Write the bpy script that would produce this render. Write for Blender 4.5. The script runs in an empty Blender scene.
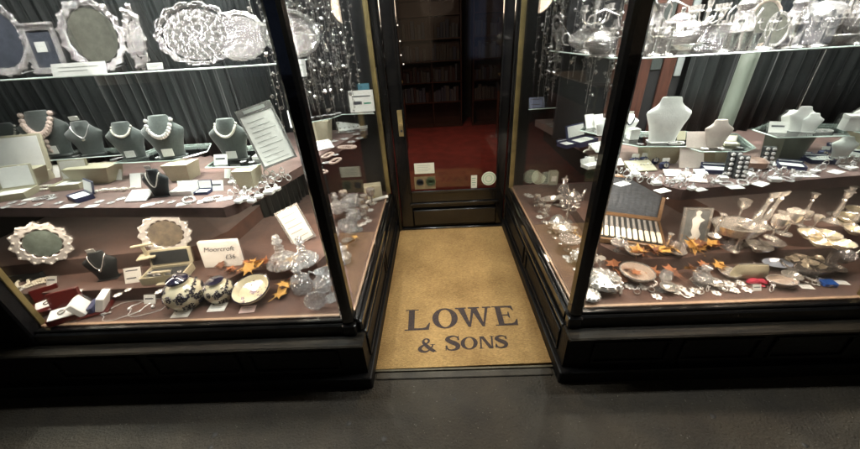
import bpy, math, random
from mathutils import Matrix, Vector, noise
import numpy as np
random.seed(7)
S = bpy.context.scene
COL = S.collection
PI = math.pi
R = math.radians

# ------------------------------------------------------------------ camera
F_, P_, RO_, YA_, H_ = 333.0, R(29.4), R(3.5), R(-2.1), 1.6
def _axes():
    cy, sy = math.cos(YA_), math.sin(YA_)
    f = np.array([sy*math.cos(P_), cy*math.cos(P_), -math.sin(P_)])
    rt = np.array([cy, -sy, 0.0]); d = np.cross(f, rt)
    return np.array([math.cos(RO_)*rt+math.sin(RO_)*d, -math.sin(RO_)*rt+math.cos(RO_)*d, f])
AX = _axes()
cam = bpy.data.cameras.new('camera'); co = bpy.data.objects.new('camera', cam); COL.objects.link(co)
cam.sensor_width = 36; cam.lens = F_/860*36; cam.clip_start = .02; cam.clip_end = 300
m = Matrix.Identity(4)
for i in range(3):
    m[i][0] = AX[0][i]; m[i][1] = -AX[1][i]; m[i][2] = -AX[2][i]
m[2][3] = H_
co.matrix_world = m
S.camera = co
CAM = np.array([0, 0, H_])
def ray(x, y): return AX.T @ np.array([x-430, y-224.5, F_])
def on_z(x, y, z):
    d = ray(x, y); return Vector(CAM + d*(z-H_)/d[2])
def on_y(x, y, Y):
    d = ray(x, y); return Vector(CAM + d*Y/d[1])
def mpp(p): return float(AX[2] @ (np.array(p)-CAM))/F_       # metres one photograph pixel spans at p

# ------------------------------------------------------------------ world, moonlight, exposure
W = bpy.data.worlds.new('World'); S.world = W; W.use_nodes = True
nt = W.node_tree; bg = nt.nodes['Background']
sky = nt.nodes.new('ShaderNodeTexSky'); sky.sky_type = 'NISHITA'; sky.sun_disc = False
sky.sun_elevation = R(4); sky.sun_rotation = R(200); nt.links.new(sky.outputs[0], bg.inputs[0]); bg.inputs[1].default_value = 0.012
sl = bpy.data.lights.new('sun', 'SUN'); sl.energy = 0.01; sl.angle = R(3); sl.color = (1, .93, .85)
so = bpy.data.objects.new('sun', sl); COL.objects.link(so); so.rotation_euler = (R(55), 0, R(-20))
S.view_settings.view_transform = 'Standard'; S.view_settings.look = 'None'
S.view_settings.exposure = .3; S.view_settings.gamma = 1; S.view_settings.use_curve_mapping = False

# ------------------------------------------------------------------ materials
MT = {}
def mat(name, col, rough=.6, metal=0, noise_s=0, amt=.0, bump=0, bs=60, coat=0, emit=None, es=0, spec=.5, col2=None, stretch=None, sheen=0):
    if name in MT: return MT[name]
    m_ = bpy.data.materials.new(name); m_.use_nodes = True; t = m_.node_tree; b = t.nodes['Principled BSDF']
    b.inputs['Base Color'].default_value = (*col, 1); b.inputs['Roughness'].default_value = rough
    b.inputs['Metallic'].default_value = metal; b.inputs['Coat Weight'].default_value = coat
    b.inputs['Specular IOR Level'].default_value = spec; b.inputs['Sheen Weight'].default_value = sheen
    tc = t.nodes.new('ShaderNodeTexCoord'); src = tc.outputs['Object']
    if stretch:
        mp = t.nodes.new('ShaderNodeMapping'); mp.inputs['Scale'].default_value = stretch
        t.links.new(src, mp.inputs[0]); src = mp.outputs[0]
    if noise_s:
        n = t.nodes.new('ShaderNodeTexNoise'); n.inputs['Scale'].default_value = noise_s; n.inputs['Detail'].default_value = 6; n.inputs['Roughness'].default_value = .65
        t.links.new(src, n.inputs[0])
        mr = t.nodes.new('ShaderNodeMapRange'); mr.inputs[1].default_value = .35; mr.inputs[2].default_value = .68; t.links.new(n.outputs[0], mr.inputs[0])
        mx = t.nodes.new('ShaderNodeMix'); mx.data_type = 'RGBA'
        c2 = col2 if col2 else tuple(c*(1-amt) for c in col)
        mx.inputs[6].default_value = (*col, 1); mx.inputs[7].default_value = (*c2, 1)
        t.links.new(mr.outputs[0], mx.inputs[0]); t.links.new(mx.outputs[2], b.inputs['Base Color'])
    if bump:
        n2 = t.nodes.new('ShaderNodeTexNoise'); n2.inputs['Scale'].default_value = bs; n2.inputs['Detail'].default_value = 4
        t.links.new(src, n2.inputs[0]); bp = t.nodes.new('ShaderNodeBump'); bp.inputs['Strength'].default_value = bump; bp.inputs['Distance'].default_value = .01
        t.links.new(n2.outputs[0], bp.inputs['Height']); t.links.new(bp.outputs[0], b.inputs['Normal'])
    if emit:
        b.inputs['Emission Color'].default_value = (*emit, 1); b.inputs['Emission Strength'].default_value = es
    MT[name] = m_; return m_
def glassy(name, tint=(1, 1, 1), k=1.0, rough=0.0):
    m_ = bpy.data.materials.new(name); m_.use_nodes = True; t = m_.node_tree; t.nodes.clear()
    o = t.nodes.new('ShaderNodeOutputMaterial'); mx = t.nodes.new('ShaderNodeMixShader'); tr = t.nodes.new('ShaderNodeBsdfTransparent'); gl = t.nodes.new('ShaderNodeBsdfGlossy')
    fr = t.nodes.new('ShaderNodeFresnel'); fr.inputs[0].default_value = 1.45
    mu = t.nodes.new('ShaderNodeMath'); mu.operation = 'MULTIPLY'; mu.inputs[1].default_value = k; t.links.new(fr.outputs[0], mu.inputs[0])
    tr.inputs[0].default_value = (*tint, 1); gl.inputs['Roughness'].default_value = rough
    t.links.new(mu.outputs[0], mx.inputs[0]); t.links.new(tr.outputs[0], mx.inputs[1]); t.links.new(gl.outputs[0], mx.inputs[2]); t.links.new(mx.outputs[0], o.inputs[0])
    MT[name] = m_; return m_
def crystal(name, tint):
    m_ = bpy.data.materials.new(name); m_.use_nodes = True; t = m_.node_tree; t.nodes.clear(); N = t.nodes.new
    o = N('ShaderNodeOutputMaterial'); tr = N('ShaderNodeBsdfTransparent'); tr.inputs[0].default_value = (.93, .94, .95, 1); gl = N('ShaderNodeBsdfGlossy'); gl.inputs['Roughness'].default_value = .07; df = N('ShaderNodeBsdfDiffuse'); df.inputs[0].default_value = (.85, .87, .9, 1)
    lw = N('ShaderNodeLayerWeight'); lw.inputs[0].default_value = .45; v = N('ShaderNodeTexVoronoi'); v.inputs['Scale'].default_value = 9; tc = N('ShaderNodeTexCoord'); t.links.new(tc.outputs['Object'], v.inputs[0])
    bp = N('ShaderNodeBump'); bp.inputs['Strength'].default_value = 1; bp.inputs['Distance'].default_value = .06; t.links.new(v.outputs['Distance'], bp.inputs['Height']); t.links.new(bp.outputs[0], gl.inputs['Normal']); t.links.new(bp.outputs[0], lw.inputs['Normal'])
    mr = N('ShaderNodeMapRange'); mr.inputs[1].default_value = 0; mr.inputs[2].default_value = 1; mr.inputs[3].default_value = .10; mr.inputs[4].default_value = .85; t.links.new(lw.outputs['Facing'], mr.inputs[0])
    m1 = N('ShaderNodeMixShader'); m2 = N('ShaderNodeMixShader'); m2.inputs[0].default_value = .28
    t.links.new(gl.outputs[0], m2.inputs[1]); t.links.new(df.outputs[0], m2.inputs[2]); t.links.new(mr.outputs[0], m1.inputs[0]); t.links.new(tr.outputs[0], m1.inputs[1]); t.links.new(m2.outputs[0], m1.inputs[2]); t.links.new(m1.outputs[0], o.inputs[0])
    MT[name] = m_; return m_
PANE = glassy('window_glass', (.98, .985, .98), .42)
DPANE = glassy('door_glass', (.8, .78, .76), 2.0, .06)
SHG = glassy('shelf_glass', (.95, .98, .965), 1.6, .05)
CRY = crystal('cut_crystal', (.97, .98, 1))
BLACK = mat('black_gloss_paint', (.003, .003, .0035), .22, noise_s=9, col2=(.008, .0075, .007), bump=.12, bs=25, coat=.5)
BLACKM = mat('black_matt_paint', (.003, .003, .0035), .5, noise_s=14, col2=(.006, .006, .007), bump=.3, bs=40, spec=.22)
WORN = mat('worn_black_sill', (.003, .003, .003), .5, noise_s=6, col2=(.028, .023, .016), bump=.3, bs=50, spec=.15, stretch=(.6, 7, 7))
BRASS = mat('aged_brass', (.23, .175, .07), .42, .35, noise_s=12, amt=.4, bump=.1)
TRIM = mat('pale_oak_trim', (.42, .27, .17), .5, noise_s=40, amt=.35, bump=.2, stretch=(1, 6, 6))
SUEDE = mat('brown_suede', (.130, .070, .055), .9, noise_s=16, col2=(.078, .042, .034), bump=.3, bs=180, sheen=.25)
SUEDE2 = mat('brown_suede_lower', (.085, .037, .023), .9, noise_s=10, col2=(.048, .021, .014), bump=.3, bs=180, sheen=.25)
CURT = mat('dark_green_satin', (.0045, .0085, .0075), .55, noise_s=5, col2=(.0008, .0015, .0015), bump=.2, bs=30, stretch=(4, 4, .5), sheen=.12)
BOARD = mat('dark_back_board', (.012, .012, .012), .8, noise_s=6, amt=.5)
WOODR = mat('red_brown_wood', (.085, .030, .018), .5, noise_s=8, amt=.5, stretch=(8, 8, 1), bump=.1)
FELT = mat('grey_green_felt', (.078, .092, .085), .85, noise_s=25, amt=.3, bump=.25, bs=150, sheen=.4)
FELTD = mat('charcoal_felt', (.022, .026, .028), .8, noise_s=25, amt=.3, bump=.2, bs=150)
CREAM = mat('cream_leatherette', (.50, .46, .33), .6, noise_s=20, amt=.15, bump=.15, bs=120)
WHITE = mat('white_card', (.74, .73, .68), .7, noise_s=14, amt=.08)
SATIN = mat('white_satin', (.86, .85, .81), .5, noise_s=9, amt=.1, bump=.15, bs=30, sheen=.3)
PINKW = mat('blush_satin', (.66, .56, .50), .55, noise_s=9, amt=.1, bump=.15, bs=30)
INK = mat('ink', (.05, .05, .06), .7)
INKG = mat('green_ink', (.05, .22, .14), .7)
PEARL = mat('pearl', (.84, .80, .70), .25, noise_s=30, amt=.15, coat=.6)
PEARLP = mat('blush_pearl', (.66, .52, .45), .25, noise_s=30, amt=.15, coat=.6)
CHAINM = mat('tarnished_chain', (.55, .53, .50), .2, .9, noise_s=60, amt=.5, bump=.3, bs=80)
JEWEL = mat('bright_jewel_silver', (.85, .83, .80), .22, .5, noise_s=40, amt=.25, bump=.1, bs=60)
SILV = mat('polished_silver', (.84, .81, .77), .2, .78, noise_s=20, amt=.25, bump=.12, bs=30)
CHASE = mat('chased_silver', (.86, .82, .80), .22, .84, noise_s=70, col2=(.42, .38, .38), bump=1, bs=90)
WELL = mat('mirror_tray_well', (.17, .17, .14), .3, .35, noise_s=6, amt=.4, bump=.05, bs=10)
WELLB = mat('blue_tray_well', (.11, .12, .15), .35, .3, noise_s=6, amt=.4)
GOLD = mat('soft_gold', (.55, .42, .20), .3, .6, noise_s=30, amt=.3, bump=.2)
ROSE = mat('copper_silver', (.70, .58, .49), .28, .65, noise_s=40, amt=.4, bump=.6, bs=70)
GEM = mat('dark_gem', (.01, .012, .03), .05, coat=1)
GEMB = mat('blue_enamel', (.02, .10, .42), .25, coat=1)
REDB = mat('red_lacquer', (.10, .010, .008), .3, noise_s=20, amt=.4, coat=.5)
REDV = mat('crimson_velvet', (.42, .02, .05), .7, noise_s=40, amt=.4, bump=.4)
NAVY = mat('navy_lining', (.03, .035, .09), .7, noise_s=20, amt=.3)
STEEL = mat('dark_steel_lining', (.055, .07, .09), .45, noise_s=12, amt=.5, bump=.5, bs=20, stretch=(1, 1, 5))
WALNUT = mat('walnut_case', (.20, .115, .055), .38, noise_s=10, amt=.5, stretch=(1, 8, 8), coat=.3)
IVORY = mat('ivory_handle', (.80, .76, .62), .35, noise_s=40, amt=.1)
LEAFO = mat('orange_leaf', (.42, .17, .06), .6, noise_s=45, col2=(.22, .06, .025), bump=.3)
LEAFY = mat('yellow_leaf', (.55, .36, .10), .6, noise_s=45, col2=(.60, .28, .06), bump=.3)
LEAFB = mat('brown_leaf', (.17, .065, .03), .6, noise_s=45, amt=.4, bump=.3)
PALE = mat('pale_green_column', (.11, .125, .10), .55, noise_s=3, amt=.2, stretch=(6, 6, 1))
PORC = mat('cream_glaze', (.66, .62, .46), .15, noise_s=26, col2=(.60, .56, .40), coat=1)
GLAZE = mat('midnight_glaze', (.012, .012, .03), .12, coat=1)
CELAD = mat('blue_glaze_dish', (.48, .54, .66), .2, noise_s=20, amt=.1, coat=1)
def ground_mat():
    m_ = mat('wet_dark_paving', (.042, .033, .021), .7, noise_s=3, col2=(.018, .0145, .010), bump=.9, bs=90)
    t = m_.node_tree; b = t.nodes['Principled BSDF']
    base = b.inputs['Base Color'].links[0].from_socket
    tc = t.nodes.new('ShaderNodeTexCoord'); v = t.nodes.new('ShaderNodeTexVoronoi'); v.inputs['Scale'].default_value = 45
    t.links.new(tc.outputs['Object'], v.inputs[0])
    r = t.nodes.new('ShaderNodeValToRGB'); r.color_ramp.elements[0].position = .0; r.color_ramp.elements[0].color = (1, 1, 1, 1); r.color_ramp.elements[1].position = .16; r.color_ramp.elements[1].color = (0, 0, 0, 1)
    t.links.new(v.outputs['Distance'], r.inputs[0])
    n = t.nodes.new('ShaderNodeTexNoise'); n.inputs['Scale'].default_value = 9; t.links.new(tc.outputs['Object'], n.inputs[0])
    mr = t.nodes.new('ShaderNodeMapRange'); mr.inputs[1].default_value = .5; mr.inputs[2].default_value = .75; t.links.new(n.outputs[0], mr.inputs[0])
    mu = t.nodes.new('ShaderNodeMath'); mu.operation = 'MULTIPLY'; t.links.new(r.outputs[0], mu.inputs[0]); t.links.new(mr.outputs[0], mu.inputs[1])
    mx = t.nodes.new('ShaderNodeMix'); mx.data_type = 'RGBA'; t.links.new(mu.outputs[0], mx.inputs[0]); t.links.new(base, mx.inputs[6]); mx.inputs[7].default_value = (.30, .29, .26, 1)
    t.links.new(mx.outputs[2], b.inputs['Base Color'])
    return m_
PAVE = ground_mat()
STONE = mat('threshold_stone', (.050, .042, .030), .7, noise_s=7, col2=(.020, .017, .012), bump=.4, bs=60)
def coir():
    m_ = mat('coir_fibre', (.47, .30, .118), .95, noise_s=2.5, col2=(.30, .18, .066), bump=.9, bs=260)
    t = m_.node_tree; b = t.nodes['Principled BSDF']; base = b.inputs['Base Color'].links[0].from_socket
    tc = t.nodes.new('ShaderNodeTexCoord'); n = t.nodes.new('ShaderNodeTexNoise'); n.inputs['Scale'].default_value = 210; n.inputs['Detail'].default_value = 5
    mp = t.nodes.new('ShaderNodeMapping'); mp.inputs['Scale'].default_value = (.35, 1, 1); t.links.new(tc.outputs['Object'], mp.inputs[0]); t.links.new(mp.outputs[0], n.inputs[0])
    mr = t.nodes.new('ShaderNodeMapRange'); mr.inputs[1].default_value = .3; mr.inputs[2].default_value = .7; mr.inputs[3].default_value = .68; mr.inputs[4].default_value = 1.25; t.links.new(n.outputs[0], mr.inputs[0])
    mx = t.nodes.new('ShaderNodeMix'); mx.data_type = 'RGBA'; mx.blend_type = 'MULTIPLY'; mx.inputs[0].default_value = 1
    t.links.new(base, mx.inputs[6]); t.links.new(mr.outputs[0], mx.inputs[7]); t.links.new(mx.outputs[2], b.inputs['Base Color'])
    return m_
COIR = coir()
MATINK = mat('worn_black_dye', (.022, .020, .032), .95, noise_s=130, col2=(.085, .055, .035), bump=.8, bs=260)

# ------------------------------------------------------------------ mesh building
class MB:
    def __init__(s): s.v = []; s.f = []; s.T = Matrix.Identity(4)
    def at(s, loc=(0, 0, 0), rx=0, ry=0, rz=0, sc=(1, 1, 1)):
        s.T = Matrix.Translation(loc) @ Matrix.Rotation(rz, 4, 'Z') @ Matrix.Rotation(ry, 4, 'Y') @ Matrix.Rotation(rx, 4, 'X') @ Matrix.Diagonal((*sc, 1)); return s
    def add(s, vs, fs):
        o = len(s.v); s.v += [tuple(s.T @ Vector(v)) for v in vs]; s.f += [tuple(i+o for i in f) for f in fs]; return s
    def box(s, x0, x1, y0, y1, z0, z1):
        return s.add([(x0, y0, z0), (x1, y0, z0), (x1, y1, z0), (x0, y1, z0), (x0, y0, z1), (x1, y0, z1), (x1, y1, z1), (x0, y1, z1)],
                     [(0, 3, 2, 1), (4, 5, 6, 7), (0, 1, 5, 4), (1, 2, 6, 5), (2, 3, 7, 6), (3, 0, 4, 7)])
    def bbox(s, x0, x1, y0, y1, z0, z1, b):                     # box with chamfered edges
        vs = []; fs = []
        for z, i in ((z0, b), (z0+b, 0), (z1-b, 0), (z1, b)):
            vs += [(x0+i+b, y0+i, z), (x1-i-b, y0+i, z), (x1-i, y0+i+b, z), (x1-i, y1-i-b, z), (x1-i-b, y1-i, z), (x0+i+b, y1-i, z), (x0+i, y1-i-b, z), (x0+i, y0+i+b, z)]
        for k in range(3):
            for j in range(8): fs.append((k*8+j, k*8+(j+1) % 8, k*8+8+(j+1) % 8, k*8+8+j))
        fs += [tuple(range(7, -1, -1)), tuple(range(24, 32))]
        return s.add(vs, fs)
    def prism(s, poly, z0, z1):
        n = len(poly); a = sum(poly[i][0]*poly[(i+1) % n][1]-poly[(i+1) % n][0]*poly[i][1] for i in range(n))
        if a < 0: poly = poly[::-1]
        vs = [(x, y, z0) for x, y in poly]+[(x, y, z1) for x, y in poly]
        return s.add(vs, [tuple(range(n-1, -1, -1)), tuple(range(n, 2*n))]+[(i, (i+1) % n, n+(i+1) % n, n+i) for i in range(n)])
    def lathe(s, prof, n=20, k=0, amp=0, ex=1, ey=1, flute=0, fa=0, cap=True):
        vs = []; fs = []
        for j, (r, z) in enumerate(prof):
            for i in range(n):
                a = 2*PI*i/n; q = r*(1+(amp*abs(math.cos(k*a/2)) if k else 0)+(fa*math.cos(flute*a) if flute else 0))
                vs.append((q*math.cos(a)*ex, q*math.sin(a)*ey, z))
        for j in range(len(prof)-1):
            for i in range(n): fs.append((j*n+i, j*n+(i+1) % n, (j+1)*n+(i+1) % n, (j+1)*n+i))
        if cap and prof[0][0] > 1e-4: fs.append(tuple(range(n-1, -1, -1)))
        if cap and prof[-1][0] > 1e-4: fs.append(tuple(range((len(prof)-1)*n, len(prof)*n)))
        return s.add(vs, fs)
    def tube(s, pts, r, n=6, closed=False, flat=1):
        pts = [Vector(p) for p in pts]; m_ = len(pts); rr = r if isinstance(r, (list, tuple)) else [r]*m_
        vs = []; fs = []; up = Vector((0, 0, 1)); prev = None
        for i, p in enumerate(pts):
            if closed: t = pts[(i+1) % m_]-pts[i-1]
            else: t = pts[min(i+1, m_-1)]-pts[max(i-1, 0)]
            t.normalize()
            if prev is None: u = t.cross(up if abs(t.z) < .9 else Vector((1, 0, 0))); u.normalize()
            else: u = prev-t*prev.dot(t); u.normalize()
            prev = u; w = t.cross(u)
            for j in range(n):
                a = 2*PI*j/n; vs.append(p+u*rr[i]*math.cos(a)+w*rr[i]*flat*math.sin(a))
        K = m_ if closed else m_-1
        for i in range(K):
            for j in range(n): fs.append((i*n+j, i*n+(j+1) % n, ((i+1) % m_)*n+(j+1) % n, ((i+1) % m_)*n+j))
        if not closed: fs += [tuple(range(n-1, -1, -1)), tuple(range((m_-1)*n, m_*n))]
        return s.add([tuple(v) for v in vs], fs)
    def ball(s, c, r, n=8, sz=1):
        x, y, z = c; prof = [(r*math.sin(PI*j/(n//2+1)), -r*sz*math.cos(PI*j/(n//2+1))) for j in range(n//2+2)]
        prof[0] = (1e-5, -r*sz); prof[-1] = (1e-5, r*sz)
        T = s.T; s.T = T @ Matrix.Translation(c); s.lathe(prof, n); s.T = T; return s
    def loft(s, secs, n=20):                                    # (z, halfwidth, halfdepth, y offset)
        vs = []; fs = []
        for z, a, b, yo in secs:
            for i in range(n):
                t = 2*PI*i/n; vs.append((a*math.cos(t), yo+b*math.sin(t), z))
        for j in range(len(secs)-1):
            for i in range(n): fs.append((j*n+i, j*n+(i+1) % n, (j+1)*n+(i+1) % n, (j+1)*n+i))
        fs += [tuple(range(n-1, -1, -1)), tuple(range((len(secs)-1)*n, len(secs)*n))]
        return s.add(vs, fs)
    def mesh(s, name, smooth=35):
        me = bpy.data.meshes.new(name); me.from_pydata(s.v, [], s.f); me.update()
        if smooth:
            me.polygons.foreach_set('use_smooth', [True]*len(me.polygons))
            try: me.set_sharp_from_angle(angle=R(smooth))
            except Exception: pass
        return me
def ob(name, mb, mt, parent=None, smooth=35):
    me = mb.mesh(name, smooth) if isinstance(mb, MB) else mb
    if mt is not None and not len(me.materials): me.materials.append(mt)
    o = bpy.data.objects.new(name, me); COL.objects.link(o)
    if parent: o.parent = parent
    return o
def tag(o, label=None, cat=None, group=None, kind=None):
    if label: o['label'] = label
    if cat: o['category'] = cat
    if group: o['group'] = group
    if kind: o['kind'] = kind
    return o
def empty(name, loc=(0, 0, 0), rz=0):
    e = bpy.data.objects.new(name, None); e.empty_display_size = .05; COL.objects.link(e); e.location = loc; e.rotation_euler = (0, 0, rz); return e
def struct(name, mb, mt): return tag(ob(name, mb, mt), kind='structure')
KIT = {}
def spawn(name, key, fn, label, cat, loc, rz=0, s=1, group=None, rx=0, ry=0, *args):
    """builder fn(*args) -> [(part name, MB, material, [sub-parts])]; meshes are shared between copies"""
    k = (name, key)
    if k not in KIT:
        KIT[k] = [(pn, mb.mesh(pn), mt, [(sn, sm.mesh(sn), st) for sn, sm, st in (sub or [])]) for pn, mb, mt, sub in fn(*args)]
    parts = KIT[k]
    if len(parts) == 1 and not parts[0][3]:
        r = ob(name, parts[0][1], parts[0][2])
    else:
        r = empty(name)
        for pn, me, mt, sub in parts:
            p = ob(pn, me, mt, r)
            for sn, sm, st in sub: ob(sn, sm, st, p)
    r.location = loc; r.rotation_euler = (rx, ry, rz); r.scale = (s, s, s) if not isinstance(s, tuple) else s
    return tag(r, label, cat, group)

# ------------------------------------------------------------------ ground, threshold, shop floor
struct('ground', MB().box(-40, 40, -40, 40, -.3, 0), PAVE)
struct('pavement', MB().prism([(1.52, .60), (3.2, .2), (4.2, .2), (4.2, .9), (2.0, 1.02)], .0041, .011), mat('lighter_paving', (.13, .12, .085), .7, noise_s=5, amt=.5, bump=.4, bs=70))
tag(ob('threshold_stone', MB().bbox(-.385, .560, 1.150, 1.190, .0015, .009, .003), STONE), 'worn grey stone threshold strip in front of the doormat', 'doorstep')
struct('shop_floor', MB().box(-2.6, 3.2, 2.83, 7.5, .0, .05), mat('red_carpet', (.27, .035, .028), .95, noise_s=5, amt=.45, bump=.4, bs=200))

# ------------------------------------------------------------------ doormat with lettering
dm = empty('doormat', (.09, 1.98, 0)); tag(dm, 'large golden coir doormat with black LOWE & SONS lettering in the entrance recess', 'doormat')
MW = [(-.402, -.775), (.472, -.765), (.502, .755), (-.478+.0, .775)]
mb = MB(); N = 40; vs = []
MX0, MX1, MY0, MY1 = -.392, .572, 1.205, 2.715
pl = [(MX0-.09, MY0-1.98), (MX1-.09, MY0-1.98+.012), (.590-.09, MY1-1.98), (-.385-.09, MY1-1.98)]
ob('pile', MB().prism(pl, .001, .017), COIR, dm)
ed = MB(); ed.box(pl[0][0], pl[1][0], pl[0][1]-.012, pl[0][1]-.001, .001, .014)
ob('edging', ed, mat('rubber_edge', (.10, .085, .05), .6, noise_s=30, amt=.5), dm)
def stroke(pts, ws, z=.0178):                                  # ribbon of varying width
    mb_ = MB(); n = len(pts); L = []; Rr = []
    for i, (x, y) in enumerate(pts):
        a = pts[max(0, i-1)]; b = pts[min(n-1, i+1)]; dx, dy = b[0]-a[0], b[1]-a[1]; l = math.hypot(dx, dy) or 1
        nx, ny = -dy/l, dx/l; w = ws[i]/2; L.append((x+nx*w, y+ny*w)); Rr.append((x-nx*w, y-ny*w))
    vs_ = [(x, y, z) for x, y in L]+[(x, y, z) for x, y in Rr]
    mb_.add(vs_, [(n+i, n+i+1, i+1, i) for i in range(n-1)]); return mb_
def smooth_path(ctrl, n=8):
    out = []; m_ = len(ctrl)
    for i in range(m_-1):
        p0, p1, p2, p3 = ctrl[max(0, i-1)], ctrl[i], ctrl[i+1], ctrl[min(m_-1, i+2)]
        for k in range(n):
            t = k/n; out.append(tuple(.5*((2*p1[j])+(-p0[j]+p2[j])*t+(2*p0[j]-5*p1[j]+4*p2[j]-p3[j])*t*t+(-p0[j]+3*p1[j]-3*p2[j]+p3[j])*t**3) for j in range(3)))
    out.append(tuple(ctrl[-1])); return out
def glyph(ch):
    """polygons of a heavy serif capital, height 1; returns (list of polys or ribbons, width)"""
    P = []; Q = lambda *p: P.append(list(p))
    if ch == 'L':
        Q((0, 0), (.86, 0), (.86, .05), (0, .05)); Q((.12, .05), (.34, .05), (.34, .95), (.12, .95)); Q((0, .95), (.48, .95), (.48, 1), (0, 1)); Q((.34, .05), (.86, .05), (.90, .32), (.86, .32), (.74, .12), (.6, .09), (.34, .09)); return P, .90
    if ch == 'E':
        Q((0, 0), (.84, 0), (.84, .05), (0, .05)); Q((.12, .05), (.34, .05), (.34, .95), (.12, .95)); Q((0, .95), (.80, .95), (.80, 1), (0, 1))
        Q((.34, .05), (.84, .05), (.88, .30), (.84, .30), (.72, .12), (.6, .09), (.34, .09)); Q((.34, .91), (.6, .91), (.72, .88), (.78, .74), (.82, .74), (.80, .95), (.34, .95)); Q((.34, .49), (.55, .49), (.58, .36), (.62, .36), (.62, .68), (.58, .68), (.55, .54), (.34, .54)); return P, .88
    if ch == 'W':
        def leg(x0, x1, wt, wb): Q((x1-wb/2, 0), (x1+wb/2, 0), (x0+wt/2, .96), (x0-wt/2, .96))
        leg(.22, .47, .25, .10); leg(.68, .47, .11, .07); leg(.70, .97, .25, .10); leg(1.20, .97, .11, .07)
        Q((0, .93), (.42, .93), (.42, 1), (0, 1)); Q((.50, .93), (.92, .93), (.92, 1), (.50, 1)); Q((1.04, .93), (1.36, .93), (1.36, 1), (1.04, 1)); return P, 1.36
    if ch == 'N':
        Q((.06, .05), (.17, .05), (.17, .95), (.06, .95)); Q((.78, 0), (.89, 0), (.89, .95), (.78, .95)); Q((.10, .95), (.34, .95), (.87, 0), (.63, 0))
        Q((0, 0), (.26, 0), (.26, .05), (0, .05)); Q((0, .95), (.34, .95), (.34, 1), (0, 1)); Q((.70, .95), (.98, .95), (.98, 1), (.70, 1)); return P, .98
    if ch == 'O':
        n = 36; o = [(.5+.5*math.cos(2*PI*i/n), .5+.52*math.sin(2*PI*i/n)) for i in range(n)]; q = [(.5+.255*math.cos(2*PI*i/n), .5+.445*math.sin(2*PI*i/n)) for i in range(n)]
        for i in range(n): P.append([q[i], o[i], o[(i+1) % n], q[(i+1) % n]])
        return P, 1.0
    if ch == 'S':
        c = smooth_path([(.64, .70, .05), (.60, .88, .05), (.42, .985, .07), (.20, .93, .14), (.12, .76, .20), (.26, .60, .23), (.46, .47, .25), (.60, .30, .21), (.56, .10, .15), (.34, .01, .07), (.14, .08, .05), (.06, .32, .05)])
        P.append(('rib', c)); Q((.60, .68), (.67, .68), (.66, 1), (.62, 1)); Q((.03, .0), (.07, .0), (.09, .34), (.02, .34)); return P, .72
    if ch == '&':
        c = smooth_path([(.98, .0, .16), (.72, .20, .20), (.48, .46, .20), (.30, .72, .14), (.34, .92, .08), (.50, .98, .06), (.62, .86, .10), (.58, .70, .09), (.40, .55, .07), (.18, .38, .14), (.10, .20, .20), (.24, .04, .15), (.46, .0, .09), (.66, .12, .06), (.82, .36, .06), (.86, .52, .05)])
        P.append(('rib', c)); Q((.72, .50), (1.0, .50), (1.0, .55), (.72, .55)); Q((.84, -.02), (1.08, -.02), (1.08, .03), (.84, .03)); return P, 1.08
def corner_map(c):                                              # bilinear map of the unit square onto ground quad
    q = [on_z(x, y, .017) for x, y in c]
    def f(u, v): p = q[0]*(1-u)*(1-v)+q[1]*u*(1-v)+q[2]*u*v+q[3]*(1-u)*v; return (p.x-.09, p.y-1.98)
    return f
def write(word, xs, quad):
    f = corner_map(quad); tot = MB(); zz = .0175
    for ch, (x0, x1, y0, y1) in zip(word, xs):
        P, w = glyph(ch)
        for pl_ in P:
            zz += .00004
            if pl_[0] == 'rib':
                c = pl_[1]; n = len(c); L = []; Q_ = []
                for i in range(n):
                    a = c[max(0, i-1)]; b = c[min(n-1, i+1)]; dx, dy = b[0]-a[0], b[1]-a[1]; l = math.hypot(dx, dy) or 1
                    nx, ny = -dy/l*(c[i][2]+.035)/2, dx/l*(c[i][2]+.035)/2
                    L.append((c[i][0]+nx, c[i][1]+ny)); Q_.append((c[i][0]-nx, c[i][1]-ny))
                pts = L+Q_
                vs_ = [(*f(x0+(x1-x0)*x/w, y0+(y1-y0)*y), zz+.00002*(i % n)/n) for i, (x, y) in enumerate(pts)]
                tot.add(vs_, [(n+i, n+i+1, i+1, i) for i in range(n-1)])
            else:
                vs_ = [(*f(x0+(x1-x0)*x/w, y0+(y1-y0)*y), zz) for x, y in pl_]
                tot.add(vs_, [tuple(range(len(vs_)))])
    return tot
# quads are corner marks of each printed word on the mat (bottom-left, bottom-right, top-right, top-left)
ob('lettering', write('LOWE', [(0, .225, 0, 1), (.245, .475, .03, .99), (.458, .788, .03, 1), (.798, 1, .02, 1)], [(404.5, 331), (519.5, 325.5), (513, 305.8), (406, 310.2)]), MATINK, dm, 0)
ob('lettering', write('&SONS', [(0, .205, 0, .95), (.30, .47, .02, 1.06), (.475, .665, .03, .92), (.68, .85, .03, .92), (.855, 1, .03, .92)], [(418, 352.3), (508.5, 348), (507, 334.5), (418.5, 338.5)]), MATINK, dm, 0)

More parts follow.
